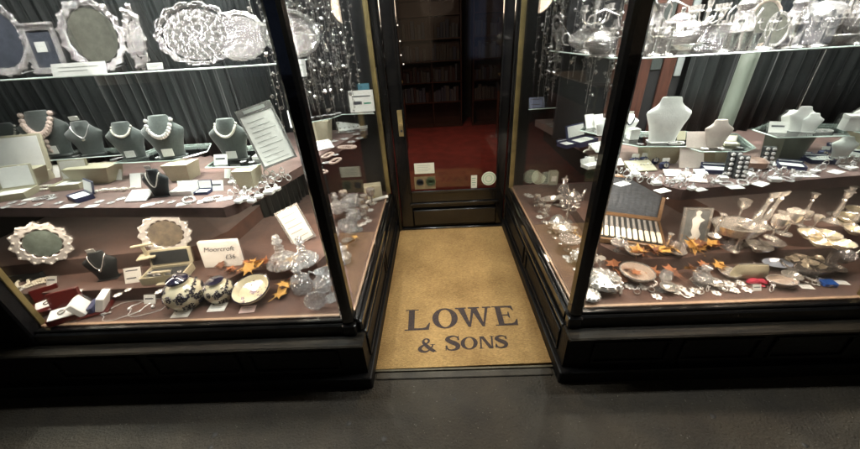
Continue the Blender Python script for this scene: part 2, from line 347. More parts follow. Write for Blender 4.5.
# ------------------------------------------------------------------ shopfront, one window bay on each side
ZS, ZD = .33, .42                                               # sill ledge, display deck
GY = 1.205                                                      # plane of the front glass
def bay(side, label):
    b = empty('shop_window', (0, 0, 0)); tag(b, label, 'shop window', 'display windows either side of the shop door')
    if side < 0: xo, xi, xr, cx = -2.07, -.485, -.392, -.445     # outer end, corner post, plinth face, side glass
    else: xo, xi, xr, cx = 1.985, .640, .572, .625
    o = side                                                    # +1: bay lies to the right of the recess
    far = xo+o*.9
    def bx(x0, x1, *a, **k): return (min(x0, x1), max(x0, x1))
    X = lambda x0, x1: (min(x0, x1), max(x0, x1))
    # plinth: skirting, riser and recessed panels
    mb = MB(); mb.bbox(*X(xr+o*.018, far), 1.10, 1.17, 0, .085, .006); mb.bbox(*X(xr, xr+o*.06), 1.1001, 2.74, 0, .0851, .006); ob('skirting', mb, BLACKM, b)
    mb = MB(); mb.box(*X(xr+o*.03, far), 1.135, 1.2, .08, ZS-.02); mb.box(*X(xr+o*.02, xr+o*.08), 1.136, 2.74, .08, ZS-.021)
    ob('stall_riser', mb, BLACKM, b)
    mb = MB()
    n = 3; a0, a1 = xr+o*.12, xo
    for i in range(n):                                          # raised frames of the riser panels
        p0 = a0+(a1-a0)*i/n+o*.03; p1 = a0+(a1-a0)*(i+1)/n-o*.03
        mb.bbox(*X(p0, p1), 1.124, 1.136, .252, .268, .003); mb.bbox(*X(p0, p1), 1.124, 1.136, .115, .131, .003)
        mb.bbox(*X(p0, p0+o*.014), 1.124, 1.136, .132, .251, .003); mb.bbox(*X(p1-o*.014, p1), 1.124, 1.136, .132, .251, .003)
    for y0, y1 in ((1.22, 1.93), (1.99, 2.70)):
        q = X(xr+o*.010, xr+o*.021); mb.bbox(*q, y0, y1, .252, .268, .003); mb.bbox(*q, y0, y1, .115, .131, .003); mb.bbox(*q, y0, y0+.014, .132, .251, .003); mb.bbox(*q, y1-.014, y1, .132, .251, .003)
    ob('panel_moulding', mb, BLACKM, b)
    mb = MB(); mb.bbox(*X(xr+o*.008, far), 1.092, 1.19, ZS-.02, ZS+.004, .007); ob('front_sill', mb, WORN, b)
    mb = MB(); mb.bbox(*X(xr+o*.004, xr+o*.07), 1.1905, 2.74, ZS-.0205, ZS+.0035, .006); ob('side_sill', mb, BLACK, b)
    # sash round the glass
    mb = MB(); mb.bbox(*X(xi+o*.0, xo), 1.165, 1.20, ZS+.004, ZD-.018, .008); mb.bbox(*X(xi, xo), 1.18, 1.2035, ZD-.018, ZD-.003, .004)
    q = X(cx-o*.035, cx); mb.bbox(*q, 1.19, 2.72, ZS+.0036, ZD-.02, .008); q = X(cx-o*.018, cx-o*.001); mb.bbox(*q, 1.19, 2.72, ZD-.02, ZD-.004, .004)
    ob('sash', mb, BLACK, b)
    # corner post, end post and pillar
    mb = MB(); w = .030; mb.bbox(*X(xi-o*.010-w, xi-o*.010+w), GY-w-.005, GY+w-.005, ZD-.022, 2.45, .012)
    ob('corner_post', mb, BLACK, b)
    mb = MB(); mb.bbox(*X(xi-o*.016-.034, xi-o*.016+.034), 1.158, 1.226, ZS+.002, ZD-.021, .006); ob('post_foot', mb, BLACK, b)
    mb = MB(); mb.bbox(*X(xo+o*.0, xo+o*.06), 1.16, 1.25, ZS, 2.45, .008); mb.box(*X(xo+o*.06, far), 1.19, 1.25, ZS, 2.45); ob('end_pilaster', mb, BLACKM, b)
    mb = MB(); mb.bbox(*X(xo-o*.012, xo-o*.001), 1.215, 1.24, ZD, 2.45, .002); ob('end_trim', mb, BRASS, b)
    # glass
    ob('window_pane', MB().box(*X(xi+o*.03, xo), GY-.003, GY+.003, ZD-.004, 2.4), PANE, b)
    ob('window_pane', MB().box(*X(cx-o*.004, cx+o*.002), 1.245, 2.70, ZD-.004, 2.4), PANE, b)
    # brass strip at the door end
    ob('brass_strip', MB().bbox(*X(cx-o*.016, cx+o*.020), 2.690, 2.712, ZD-.01, 2.4, .004), BRASS, b)
    # deck, edging
    if side < 0: dk = [(xo-.85, 1.27), (xo, 1.225), (xi+.02, 1.225), (-.46, 1.26), (-.46, 2.73), (-1.25, 2.73), (-1.25, 2.2), (xo-.85, 2.2)]
    else: dk = [(xo+.85, 1.27), (xo, 1.225), (xi-.005, 1.225), (.645, 1.26), (.645, 2.73), (1.4, 2.73), (1.4, 2.2), (xo+.85, 2.2)]
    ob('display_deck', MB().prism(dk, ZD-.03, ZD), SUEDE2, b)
    mb = MB(); mb.bbox(*X(xi+o*.03, xo-o*.012), 1.2085, 1.2245, ZD-.006, ZD+.004, .002); q = X(cx+o*.003, cx+o*.015); mb.bbox(*q, 1.245, 2.689, ZD-.006, ZD+.004, .002)
    ob('deck_edging', mb, TRIM, b)
    # head, ceiling, fascia
    mb = MB(); mb.box(*X(cx-o*.03, far), 1.16, 1.24, 2.4, 2.6); mb.box(*X(cx-o*.03, cx+o*.02), 1.24, 2.75, 2.4, 2.6); mb.box(*X(cx+o*.02, far), 1.24, 2.75, 2.5, 2.6)
    ob('window_head', mb, BLACKM, b)
    mb = MB(); mb.box(*X(cx+o*.02, cx+o*1.0), 2.742, 2.76, .1, 2.5); mb.box(*X(far-o*.02, far), 1.26, 2.3, .1, 2.5); mb.box(*X(xo-o*.75, far-o*.021), 2.26, 2.28, .1, 2.5); ob('end_board', mb, BOARD, b)
    return b
BL = bay(-1, 'left black-framed display window with dark neck stands and silver trays')
BR = bay(1, 'right black-framed display window with white neck stands and cutlery case')
SHZ = .98
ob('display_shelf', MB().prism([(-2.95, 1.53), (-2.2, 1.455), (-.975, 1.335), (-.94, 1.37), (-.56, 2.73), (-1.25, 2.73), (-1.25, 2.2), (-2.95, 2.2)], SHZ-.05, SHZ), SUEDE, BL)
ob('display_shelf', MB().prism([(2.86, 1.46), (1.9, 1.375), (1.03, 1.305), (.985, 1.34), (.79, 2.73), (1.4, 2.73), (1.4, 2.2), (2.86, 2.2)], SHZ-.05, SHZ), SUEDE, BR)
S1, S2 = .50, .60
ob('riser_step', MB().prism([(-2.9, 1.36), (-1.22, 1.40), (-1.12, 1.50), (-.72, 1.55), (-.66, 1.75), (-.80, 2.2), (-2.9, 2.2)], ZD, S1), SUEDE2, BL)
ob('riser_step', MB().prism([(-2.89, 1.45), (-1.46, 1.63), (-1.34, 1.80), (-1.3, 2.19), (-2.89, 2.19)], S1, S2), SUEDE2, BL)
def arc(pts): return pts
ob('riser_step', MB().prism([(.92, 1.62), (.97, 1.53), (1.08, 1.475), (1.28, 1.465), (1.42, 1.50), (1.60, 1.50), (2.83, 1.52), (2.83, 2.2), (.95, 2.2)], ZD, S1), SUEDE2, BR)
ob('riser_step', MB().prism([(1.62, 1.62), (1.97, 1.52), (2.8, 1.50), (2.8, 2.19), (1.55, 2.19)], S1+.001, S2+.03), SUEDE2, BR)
# building above
mb = MB(); mb.box(-12, 12, 1.10, 1.6, 2.6, 9); mb.box(-12, -2.97, 1.2, 1.6, 0, 2.6); mb.box(2.885, 12, 1.2, 1.6, 0, 2.6)
wl = ob('shop_building', mb, mat('dark_painted_brick', (.05, .045, .04), .8, noise_s=6, amt=.4, bump=.3)); tag(wl, 'dark building wall above and beside the black shopfront', 'building')
ob('porch_ceiling', MB().box(-.47, .655, 1.24, 2.86, 2.6, 2.68), mat('porch_ceiling_paint', (.35, .33, .28), .7, noise_s=4, amt=.1), wl)
# ------------------------------------------------------------------ door frame and door
fr = empty('door_frame', (.1, 2.75, 0)); tag(fr, 'black moulded door frame at the back of the entrance recess', 'door frame')
def bxw(mb, x0, x1, y0, y1, z0, z1, b=.004): return mb.bbox(x0-.1, x1-.1, y0-2.75, y1-2.75, z0, z1, b)
for xa, xb in ((-.425, -.365), (.585, .625)):
    mb = MB(); bxw(mb, xa, xb, 2.715, 2.80, .0, 2.6, .006); bxw(mb, xa+.015, xb-.012, 2.700, 2.7145, .0, 2.55, .004); ob('jamb', mb, BLACK, fr)
mb = MB(); bxw(mb, -.365, .585, 2.72, 2.80, 2.12, 2.6); ob('transom', mb, BLACK, fr)
mb = MB(); bxw(mb, -.364, .584, 2.72, 2.80, 0.0, .03); ob('door_sill', mb, BLACK, fr)
dr = empty('shop_door', (-.36, 2.76, 0)); tag(dr, 'glazed black shop door with brass handle and stickers on its glass', 'door')
def bd(mb, x0, x1, y0, y1, z0, z1, b=.004): return mb.bbox(x0+.36, x1+.36, y0-2.76, y1-2.76, z0, z1, b)
DX0, DX1, GX0, GX1, GZ0, GZ1 = -.36, .58, -.252, .505, .405, 2.0
for a, c in ((DX0, GX0), (GX1, DX1)):
    mb = MB(); bd(mb, a, c, 2.745, 2.785, .032, 2.11); ob('stile', mb, BLACK, dr)
mb = MB(); bd(mb, GX0, GX1, 2.7455, 2.7845, .032, GZ0-.02); ob('bottom_rail', mb, BLACK, dr)
mb = MB(); bd(mb, GX0, GX1, 2.7455, 2.7845, GZ1+.02, 2.11); ob('top_rail', mb, BLACK, dr)
mb = MB(); bd(mb, GX0-.0, GX1, 2.725, 2.7445, GZ0-.03, GZ0, .006); bd(mb, GX0-.018, GX0, 2.733, 2.7446, GZ0-.03, GZ1, .005); bd(mb, GX1, GX1+.018, 2.733, 2.7446, GZ0-.03, GZ1, .005); ob('glazing_bead', mb, BLACK, dr)
mb = MB(); bd(mb, GX0-.02, GX1+.03, 2.728, 2.7447, .255, .285, .006); bd(mb, GX0-.0, GX1+.01, 2.715, 2.7448, .06, .225, .012); ob('kick_panel', mb, BLACK, dr)
mb = MB(); bd(mb, GX0, GX1, 2.762, 2.768, GZ0-.02, GZ1+.02, .001); ob('glass_pane', mb, DPANE, dr)
hd = on_y(401, 124, 2.742)
pl_ = MB(); bd(pl_, hd.x-.024, hd.x+.024, 2.738, 2.7447, hd.z-.10, hd.z+.11, .002)
hp = ob('handle_plate', pl_, GOLD, dr)
mb = MB(); mb.at((hd.x+.36, -.045, hd.z+.0), rx=R(90)).lathe([(.006, -.022), (.007, .005), (.014, .012), (.017, .022), (.014, .03), (.001, .034)], 16); ob('door_knob', mb, GOLD, hp)
mb = MB(); mb.at((hd.x+.36, -.024, hd.z-.055), rx=R(90)).lathe([(.009, 0), (.009, .004), (.003, .005)], 12); ob('keyhole', mb, INK, hp)
STK = mat('cream_sticker', (.62, .62, .52), .5, noise_s=50, amt=.1); STG = mat('green_sticker', (.30, .38, .20), .5, noise_s=80, col2=(.55, .52, .3)); STB = mat('tan_sticker', (.20, .15, .08), .5, noise_s=60, amt=.4)
def sticker(px, py, w, h, mt, rnd=False, ink=None):
    p = on_y(px, py, 2.759); u = mpp(p); mb = MB(); lx, lz = p.x+.36, p.z
    if rnd: mb.at((lx, -.0012, lz), rx=R(90)).lathe([(w*u/2, -.0006), (w*u/2, .0006)], 28)
    else: mb.box(lx-w*u/2, lx+w*u/2, -.0018, -.0006, lz-h*u/2, lz+h*u/2)
    s_ = ob('sticker', mb, mt, dr)
    mb = MB(); W_ = w*u
    if rnd:
        for rr in (.40, .22):
            mb.at((lx, -.0024, lz), rx=R(90)); mb.tube([(W_*rr*math.cos(a*PI/12), W_*rr*math.sin(a*PI/12), 0) for a in range(24)], W_*.025, 4, True)
    else:
        for k in range(4): mb.box(lx-W_*.36, lx+W_*(.30-.1*(k % 2)), -.0024, -.0019, lz+h*u*(.25-.17*k), lz+h*u*(.29-.17*k))
    if ink: ob('printing', mb, ink, s_)
sticker(424.3, 168.3, 20, 11, STK, False, mat('grey_ink', (.35, .36, .33), .7))
sticker(425, 182.8, 21, 13.5, STB); sticker(420, 182.3, 7.5, 0, STK, True, INK); sticker(430.7, 181.6, 10, 0, STG, True, mat('olive_ink', (.15, .2, .1), .7))
sticker(474, 181.6, 6, 13.5, STK, False, INKG); sticker(488.8, 178.5, 14.5, 0, STK, True, mat('sage_ink', (.3, .45, .3), .7))

# ------------------------------------------------------------------ curtains and added back panels
def curtain(path, z0, z1, amp, pitch, mt, label, seed=0, name='curtain'):
    rnd = random.Random(seed); pts = [Vector((*p, 0)) for p in path]; L = [0]
    for a, b in zip(pts, pts[1:]): L.append(L[-1]+(b-a).length)
    n = int(L[-1]/pitch*10); vs = []; ph = 0; rows = 7
    base = []
    for i in range(n+1):
        d = L[-1]*i/n; k = max(j for j in range(len(L)) if L[j] <= d+1e-9); k = min(k, len(pts)-2)
        t = (d-L[k])/(L[k+1]-L[k]); p = pts[k].lerp(pts[k+1], t); nn = (pts[k+1]-pts[k]).normalized(); nrm = Vector((nn.y, -nn.x, 0))
        ph += 2*PI/10*(.7+.6*noise.noise(Vector((d*6, seed, 0)))+.3)
        base.append((p, nrm, ph, .6+.8*abs(noise.noise(Vector((d*9, seed+3, 0))))))
    for j in range(rows):
        z = z0+(z1-z0)*j/(rows-1)
        for p, nrm, ph, a in base:
            q = p+nrm*(amp*a*(math.sin(ph+.25*j*noise.noise(Vector((p.x*4, j, seed))))+.35*math.sin(2.3*ph+j*.2))); vs.append((q.x, q.y, z))
    fs = [(j*(n+1)+i, j*(n+1)+i+1, (j+1)*(n+1)+i+1, (j+1)*(n+1)+i) for j in range(rows-1) for i in range(n)]
    mb = MB(); mb.add(vs, fs); o = ob(name, mb, mt, None, 180)
    md = o.modifiers.new('thick', 'SOLIDIFY'); md.thickness = .003
    return tag(o, label, name)
curtain([(-2.92, 2.16), (-1.25, 2.16)], SHZ+.002, 2.45, .022, .065, CURT, 'dark green pleated curtain behind the dark neck stands in the left window', 1)
curtain([(-1.25, 2.17), (-1.22, 2.72)], SHZ+.002, 2.45, .02, .07, CURT, 'dark green pleated curtain along the side display of the left window', 2)
curtain([(-2.9, 2.17), (-1.25, 2.17), (-1.2, 2.70)], ZD+.002, SHZ-.06, .02, .07, CURT, 'dark curtain behind the lower deck of the left window', 3)
curtain([(1.46, 2.13), (2.84, 2.13)], SHZ+.002, 2.45, .022, .075, CURT, 'dark pleated curtain at the right end of the right window', 4)
curtain([(1.38, 2.70), (1.40, 2.17), (2.84, 2.17)], ZD+.002, SHZ-.06, .02, .07, CURT, 'dark curtain behind the lower deck of the right window', 5)
pn = empty('standin_panel', (1.2, 2.16, SHZ)); tag(pn, 'added red brown panelled stand-in behind the large white neck stand', 'panelling')
mb = MB(); mb.box(-.45, .255, 0, .02, .0, 1.45); ob('board', mb, BOARD, pn)  # added panelling standing in for brown doors that show in the glass
for x0, x1 in ((-.16, -.08), (-.02, .06), (.13, .20)):
    mb = MB(); mb.bbox(x0, x1, -.014, -.001, .0, 1.4, .003); ob('stile', mb, WOODR, pn)
mb = MB(); mb.bbox(.065, .125, -.006, -.001, .38, 1.4, .002); ob('inset', mb, mat('grey_inset', (.05, .06, .055), .5, noise_s=10, amt=.5), pn)
mb = MB(); mb.bbox(.21, .25, -.008, -.001, .34, 1.4, .002); ob('pale_stile', mb, mat('pale_paint', (.25, .27, .26), .6, noise_s=4, amt=.2), pn)
cp = on_y(741, 80, 1.98); mb = MB(); mb.lathe([(.052, -.0), (.052, .03), (.040, .05), (.037, 1.47)], 24)
c1 = ob('display_column', mb, PALE); c1.location = (cp.x, 1.98, SHZ+.001); tag(c1, 'pale green round column rising behind the small blush neck stand', 'column')
for i in range(1):
    mb = MB(); mb.lathe([(.003, 0), (.003, 1.46)], 8); r_ = ob('curtain_rod', mb, SILV); q = on_y(812, 80, 2.05); r_.location = (q.x, 2.05, SHZ+.001); tag(r_, 'thin bright vertical rod against the dark curtain at the right end', 'rod')

# ------------------------------------------------------------------ shop interior seen through the door
sh = empty('shop_room', (0, 5, 0)); tag(sh, 'dim shop interior with dark walls beyond the glass door', 'room')
mb = MB(); mb.box(-2.6, 3.2, 2.4, 2.5, 0, 2.8); ob('back_wall', mb, mat('dim_back_wall', (.10, .085, .07), .8, noise_s=4, amt=.4), sh)
for x0, x1 in ((-2.7, -2.6), (3.2, 3.3)):
    mb = MB(); mb.box(x0, x1, -2.2, 2.4, 0, 2.8); ob('side_wall', mb, mat('dim_side_wall', (.09, .075, .06), .8, noise_s=4, amt=.4), sh)
mb = MB(); mb.box(-2.6, 3.2, -2.14, 2.5, 2.8, 2.9); ob('ceiling', mb, mat('dim_ceiling', (.2, .17, .13), .8, noise_s=4, amt=.3), sh)
mb = MB(); mb.box(-2.6, -1.47, -2.2, -2.1, 0, 2.8); mb.box(1.66, 3.2, -2.2, -2.1, 0, 2.8); ob('front_wall', mb, BOARD, sh)
def bookcase(): 
    out = []; c = MB(); c.box(-.55, .55, .30, .32, 0, 2.1)
    for x in (-.55, 0, .53): c.box(x, x+.02, 0, .30, 0, 2.1)
    for z in (0, .45, .8, 1.15, 1.5, 1.85, 2.08): c.box(-.53, .53, .01, .299, z, z+.02)
    return [('carcass', c, WOODR, None)]
bk = spawn('wall_cabinet', 0, bookcase, 'dark wood wall cabinet with pale upright boxes at the back left of the shop', 'cabinet', (-.05, 6.6, .05))
rr = random.Random(5)
bm_ = [mat('box_a', (.10, .11, .13), .6), mat('box_b', (.06, .07, .11), .6), mat('box_c', (.09, .085, .08), .6), mat('box_d', (.06, .03, .03), .6)]
bk2 = spawn('wall_cabinet', 0, bookcase, 'dark wood wall cabinet at the back right of the shop beyond the door', 'cabinet', (1.25, 6.6, .05))
for cab in (bk, bk2):
    for z in (.47, .82, 1.17, 1.52):
        for half in (-.52, .03):
            x = half
            while x < half+.44:
                w = rr.uniform(.03, .07); h = rr.uniform(.16, .28)
                o = ob('upright_box', MB().box(0, w*.86, .02, .2, 0, h), rr.choice(bm_)); o.location = (cab.location.x+x, cab.location.y+.02, .05+z+.001)
                tag(o, 'slim upright box on a shelf of a back wall cabinet in the shop', 'box', 'boxes in the wall cabinets'); x += w
def counter():
    a = MB(); a.box(-.35, .35, -.8, .8, 0, .75); b_ = MB(); b_.box(-.35, .35, -.8, .8, .752, .98); c = MB()
    for x in (-.35, .335):
        for y in (-.8, .785): c.box(x, x+.015, y, y+.015, .751, 1.0)
    c.box(-.352, .352, -.802, .802, .981, 1.0)
    return [('base', a, WOODR, None), ('glass_case', b_, DPANE, None), ('frame', c, BRASS, None)]
spawn('counter', 0, counter, 'glass topped counter on the left inside the shop', 'counter', (-.82, 4.6, .05))
spawn('counter', 0, counter, 'glass topped counter on the right inside the shop', 'counter', (1.35, 4.9, .05))
q = on_y(414, 76, 4.2); mb = MB(); mb.at(rx=R(-22), rz=R(10)).box(-.12, .12, -.006, .006, 0, .30)
o = ob('notice_board', mb, WHITE); o.location = (-.55, 4.0, 1.051); tag(o, 'white notice board leaning on the left counter inside the shop', 'sign')
hl = empty('ceiling_lamp', (.06, 4.6, 2.26)); tag(hl, 'small hanging amber lamp shade near the ceiling inside the shop', 'lamp')
mb = MB(); mb.lathe([(.20, 0), (.19, .10), (.02, .105)], 24); ob('lamp_shade', mb, mat('amber_shade', (.5, .35, .15), .6, emit=(1, .6, .25), es=.25), hl)
mb = MB(); mb.lathe([(.006, .1), (.006, .58)], 8); ob('cord', mb, INK, hl)
def light(kind, name, loc, e, col, size=.1, sy=None, rot=(0, 0, 0), parent=None):
    l = bpy.data.lights.new(name, kind); l.energy = e; l.color = col
    if kind == 'AREA':
        l.shape = 'RECTANGLE' if sy else 'SQUARE'; l.size = size
        if sy: l.size_y = sy
    elif kind == 'POINT': l.shadow_soft_size = size
    elif kind == 'SPOT': l.shadow_soft_size = size; l.spot_size = sy; l.spot_blend = .8
    o = bpy.data.objects.new(name, l); COL.objects.link(o); o.location = loc; o.rotation_euler = rot
    if parent: o.parent = parent
    return o
light('SPOT', 'shop_bulb', (0, .5, -.12), 52, (1, .66, .48), .12, R(112), (0, 0, 0), hl); light('POINT', 'shop_glow', (0, 0, -.3), 13, (1, .8, .6), .2, parent=hl)

# ------------------------------------------------------------------ lamps of the windows and the porch, added fill under the shelves
def lamp_body():
    a = MB(); a.bbox(-.5, .5, -.035, .035, .012, .05, .006); b_ = MB(); b_.bbox(-.48, .48, -.026, .026, 0, .0115, .003)
    return [('housing', a, WHITE, None), ('diffuser', b_, mat('lamp_diffuser', (.9, .9, .9), .5, emit=(.95, 1, .97), es=18), None)]
LAMPS = [((-1.65, 1.40, 2.43), 0, 'cool strip lamp on the left window ceiling at its outer end'), ((-.80, 1.45, 2.43), 0, 'cool strip lamp on the left window ceiling beside the corner post'),
         ((.98, 1.45, 2.43), 0, 'cool strip lamp on the right window ceiling beside the corner post'), ((1.75, 1.40, 2.43), 0, 'cool strip lamp on the right window ceiling at its outer end'),
         ((-.62, 2.1, 2.43), PI/2, 'cool strip lamp over the side glass of the left window'), ((.80, 2.1, 2.43), PI/2, 'cool strip lamp over the side glass of the right window')]
EN = [18, 19, 20, 19, 20, 20]
for (lc, rz, lb), e in zip(LAMPS, EN):
    s_ = spawn('strip_lamp', 0, lamp_body, lb, 'lamp', lc, rz, .7, 'strip lamps in the window ceilings')
    light('AREA', 'strip_light', (0, 0, -.02), e, (.98, 1, .97), .7, .06, (0, 0, 0), s_)
def down():
    a = MB(); a.lathe([(.05, 0), (.055, .01), (.05, .09), (.02, .10)], 20, cap=True); b_ = MB(); b_.lathe([(.001, -.0005), (.04, -.001), (.04, -.003), (.001, -.004)], 18)
    return [('housing', a, WHITE, None), ('diffuser', b_, MT['lamp_diffuser'], None)]
def aim(lc, tgt):
    d = (Vector(tgt)-Vector(lc)).normalized(); return d.to_track_quat('-Z', 'Y').to_euler()
for lc, tg, e, lb in [((-2.1, 2.0, 2.30), (-1.9, 1.70, .98), 60, 'spot lamp behind the trays above the outer end of the left window'), ((-1.45, 2.0, 2.30), (-1.35, 1.66, .98), 60, 'spot lamp behind the trays above the middle of the left window'), ((-.95, 2.0, 2.30), (-.88, 1.62, .98), 50, 'spot lamp behind the trays near the left corner post'),
                  ((1.02, 2.0, 2.30), (1.05, 1.62, .98), 60, 'spot lamp behind the silver near the right corner post'), ((1.45, 2.0, 2.30), (1.42, 1.60, .98), 64, 'spot lamp behind the silver above the middle of the right window'), ((2.0, 2.0, 2.30), (1.85, 1.62, .98), 60, 'spot lamp behind the silver above the outer end of the right window')]:
    s_ = spawn('spot_lamp', 0, down, lb, 'lamp', lc, 0, 1, 'spot lamps in the window ceilings'); s_.rotation_euler = aim(lc, tg)
    light('SPOT', 'spot_light', (0, 0, -.02), e*2.6, (1, .98, .93), .04, R(62), (0, 0, 0), s_)
def under():  # added strips hidden under the shelves to brighten the lower deck
    a = MB(); a.bbox(-.5, .5, -.008, .008, .0035, .012, .003); b_ = MB(); b_.bbox(-.49, .49, -.007, .007, 0, .003, .001); return [('housing', a, BRASS, None), ('diffuser', b_, mat('warm_fill_glow', (.9, .85, .7), .5, emit=(1, .82, .62), es=22), None)]
for lc, ln, rz, e in [((-1.62, 1.47, SHZ-.064), 1.2, R(-4), 9), ((1.55, 1.40, SHZ-.064), 1.1, R(4), 9.5), ((-.80, 2.0, SHZ-.064), .9, R(74), 5.5), ((.94, 1.95, SHZ-.064), .9, R(98), 5.5)]:
    s_ = spawn('shelf_fill_strip', 0, under, 'slim added warm fill strip hidden beneath a display shelf', 'lamp', lc, rz, ln, 'added fill strips under the shelves')
    light('AREA', 'shelf_fill_light', (0, 0, -.006), e, (1, .83, .66), ln, .02, (0, 0, 0), s_)
pc = empty('porch_lamp', (.02, 1.95, 2.56)); tag(pc, 'round warm lamp on the ceiling of the entrance recess', 'lamp')
mb = MB(); mb.lathe([(.07, 0), (.085, .02), (.085, .04)], 24); ob('lamp_glass', mb, mat('warm_lamp_glass', (.9, .8, .6), .5, emit=(1, .8, .55), es=10), pc)
light('SPOT', 'porch_light', (0, 0, -.03), 44, (1, .80, .52), .06, R(100), (0, 0, 0), pc)
st = empty('street_lamp', (2.6, -4.2, 0)); tag(st, 'tall street lamp across the pavement behind the viewer', 'street lamp')
mb = MB(); mb.lathe([(.09, 0), (.08, .4), (.045, .5), (.035, 4.3)], 16); ob('pole', mb, BLACKM, st)
mb = MB(); mb.lathe([(.06, 4.3), (.16, 4.4), (.18, 4.75), (.02, 4.95)], 6); ob('lantern', mb, mat('lantern_glass', (.9, .8, .6), .5, emit=(1, .75, .45), es=6), st)
light('POINT', 'street_light', (0, 0, 4.2), 30, (1, .86, .62), .12, parent=st)

# ================================================================== goods: builders (unit size, base at the origin, front towards -Y)
def circ(r, n, z=0, cx=0, cy=0, ex=1, ey=1): return [(cx+r*ex*math.cos(2*PI*i/n), cy+r*ey*math.sin(2*PI*i/n), z) for i in range(n)]
BSEC = [(0, .31, .12, 0), (.15, .32, .13, .0), (.38, .38, .15, .0), (.56, .46, .155, .005), (.68, .505, .135, .015), (.73, .49, .125, .02), (.79, .41, .12, .025), (.86, .31, .11, .035), (.93, .25, .10, .05), (1.02, .225, .095, .06), (1.05, .205, .08, .06), (1.055, .17, .06, .06)]
def bdepth(z, x):
    for a, b in zip(BSEC, BSEC[1:]):
        if a[0] <= z <= b[0]:
            t = (z-a[0])/(b[0]-a[0]); hw = a[1]+(b[1]-a[1])*t; hd = a[2]+(b[2]-a[2])*t; yo = a[3]+(b[3]-a[3])*t
            return yo-hd*math.sqrt(max(0, 1-(x/hw)**2)) if abs(x) < hw else yo
    return 0
def bust(mt):
    def f():
        m_ = MB(); m_.loft(BSEC, 24); b_ = MB(); b_.bbox(-.30, .30, -.16, .16, -.0, .03, .01)
        return [('body', m_, mt, None), ('foot', b_, mt, None)]
    return f
def beads(drop, r, mt, n=27, top=.93, w=.19, grad=.5, strands=1, hang=0):
    def f():
        m_ = MB()
        for s_ in range(strands):
            d = drop+s_*.11; ww = w+s_*.07
            for i in range(n):
                a = PI*(i/(n-1)); x = -ww*1.5*math.cos(a)*(1-.15*math.sin(a)); z = top-.06*s_-d*math.sin(a)**.8
                rr = 1.35*r*(1-grad*(abs(i-(n-1)/2)/(n/2))); y = bdepth(max(0, z), x)-rr*.7 
                m_.ball((x, y, z), rr, 6)
        for k in range(hang):
            z = top-drop-.05-k*r*1.8; m_.ball((.02*math.sin(k*2), bdepth(max(.02, z), 0)-r*.6, z), r*.95, 6)
        t = MB(); t.at((0, bdepth(.30, 0)-.03, .16), rx=R(-6)).box(-.13, .13, -.006, .006, -.09, .10)
        return [('pearl_string', m_, mt, None), ('price_tag', t, WHITE, None)]
    return f
def chain_neck(drop, mt, r=.012, pend=True):
    def f():
        pts = []
        for i in range(28):
            a = PI*(i/27); x = -.25*math.cos(a)*(1-.35*math.sin(a)); z = .93-drop*math.sin(a)**1.1; pts.append((x, bdepth(max(0, z), x)-r, z))
        m_ = MB(); m_.tube(pts, r, 5); out = [('chain', m_, mt, None)]
        if pend:
            p = MB(); z = .93-drop; p.ball((0, bdepth(z, 0)-.03, z-.05), .045, 8, 1.3); out.append(('pendant', p, SILV, None))
        t = MB(); t.at((0, -.06, 1.13), rx=R(10)).box(-.12, .12, -.006, .006, -.03, .10); out.append(('price_tag', t, WHITE, None))
        return out
    return f
def tray(k=18, amp=.08, rim=CHASE, well=WELL, ex=1, ey=1, w=.12, bead=.035):
    def f():
        a = MB(); a.T = Matrix.Translation((0, .5*ey, 0))
        a.lathe([(.5-w, .012), (.5-w+.02, .03), (.5-w*.5, .022), (.46, .035), (.485, .03), (.47, .01), (.5-w, .0)], k*4, k, amp, ex, ey, 0, 0, False)
        for i in range(k*2):
            t = 2*PI*i/(k*2); q = .465*(1+amp*abs(math.cos(k*t/2))); a.ball((q*ex*math.cos(t), q*ey*math.sin(t), .03), bead, 6)
        b = MB(); b.T = Matrix.Translation((0, .5*ey, 0)); b.lathe([(.5-w+.005, .003), (.5-w+.004, .010), (.0001, .004)], 40, 0, 0, ex, ey)
        e = MB(); e.tube([(-.12, .62*ey, 0), (-.15, .12, -.30)], .012, 6); e.tube([(.12, .62*ey, 0), (.15, .12, -.30)], .012, 6); e.tube([(-.15, .12, -.30), (-.12, -.0, .05)], .012, 6); e.tube([(.15, .12, -.30), (.12, -.0, .05)], .012, 6)
        return [('rim', a, rim, None), ('well', b, well, None), ('easel', e, BLACKM, None)]
    return f
def engraved():
    p = tray(14, .09, CHASE, CHASE, 1, .68, .09, .018)()
    g = MB(); g.T = Matrix.Translation((0, .34, 0))
    rn = random.Random(3)
    for j, (r0, n_) in enumerate(((.34, 22), (.25, 16), (.15, 9))):
        for i in range(n_):
            t = 2*PI*i/n_; c = (r0*math.cos(t), r0*.68*math.sin(t), .014); g.ball(c, rn.uniform(.018, .036), 6, .5)
    return p[:2]+[('chasing', g, SILV, None)]+p[2:]
def frame_rect():
    a = MB(); a.bbox(-.5, -.33, 0, 1.25, 0, .05, .02); a.bbox(.33, .5, 0, 1.25, 0, .05, .02); a.bbox(-.34, .34, 0, .17, 0.001, .049, .02); a.bbox(-.34, .34, 1.06, 1.25, .001, .049, .02)
    for i in range(9):
        for x in (-.46, .46): a.ball((x, .05+i*.145, .05), .05, 6)
    for i in range(7):
        for y in (.04, 1.22): a.ball((-.36+i*.12, y, .05), .05, 6)
    b = MB(); b.box(-.33, .33, .17, 1.06, .01, .025); c = MB(); c.box(-.20, .10, .55, .8, .026, .032)
    e = MB(); e.tube([(0, 1.0, 0), (0, .25, -.45)], .02, 6)
    return [('frame', a, CHASE, None), ('glass', b, WELLB, None), ('card', c, WHITE, None), ('easel', e, BLACKM, None)]
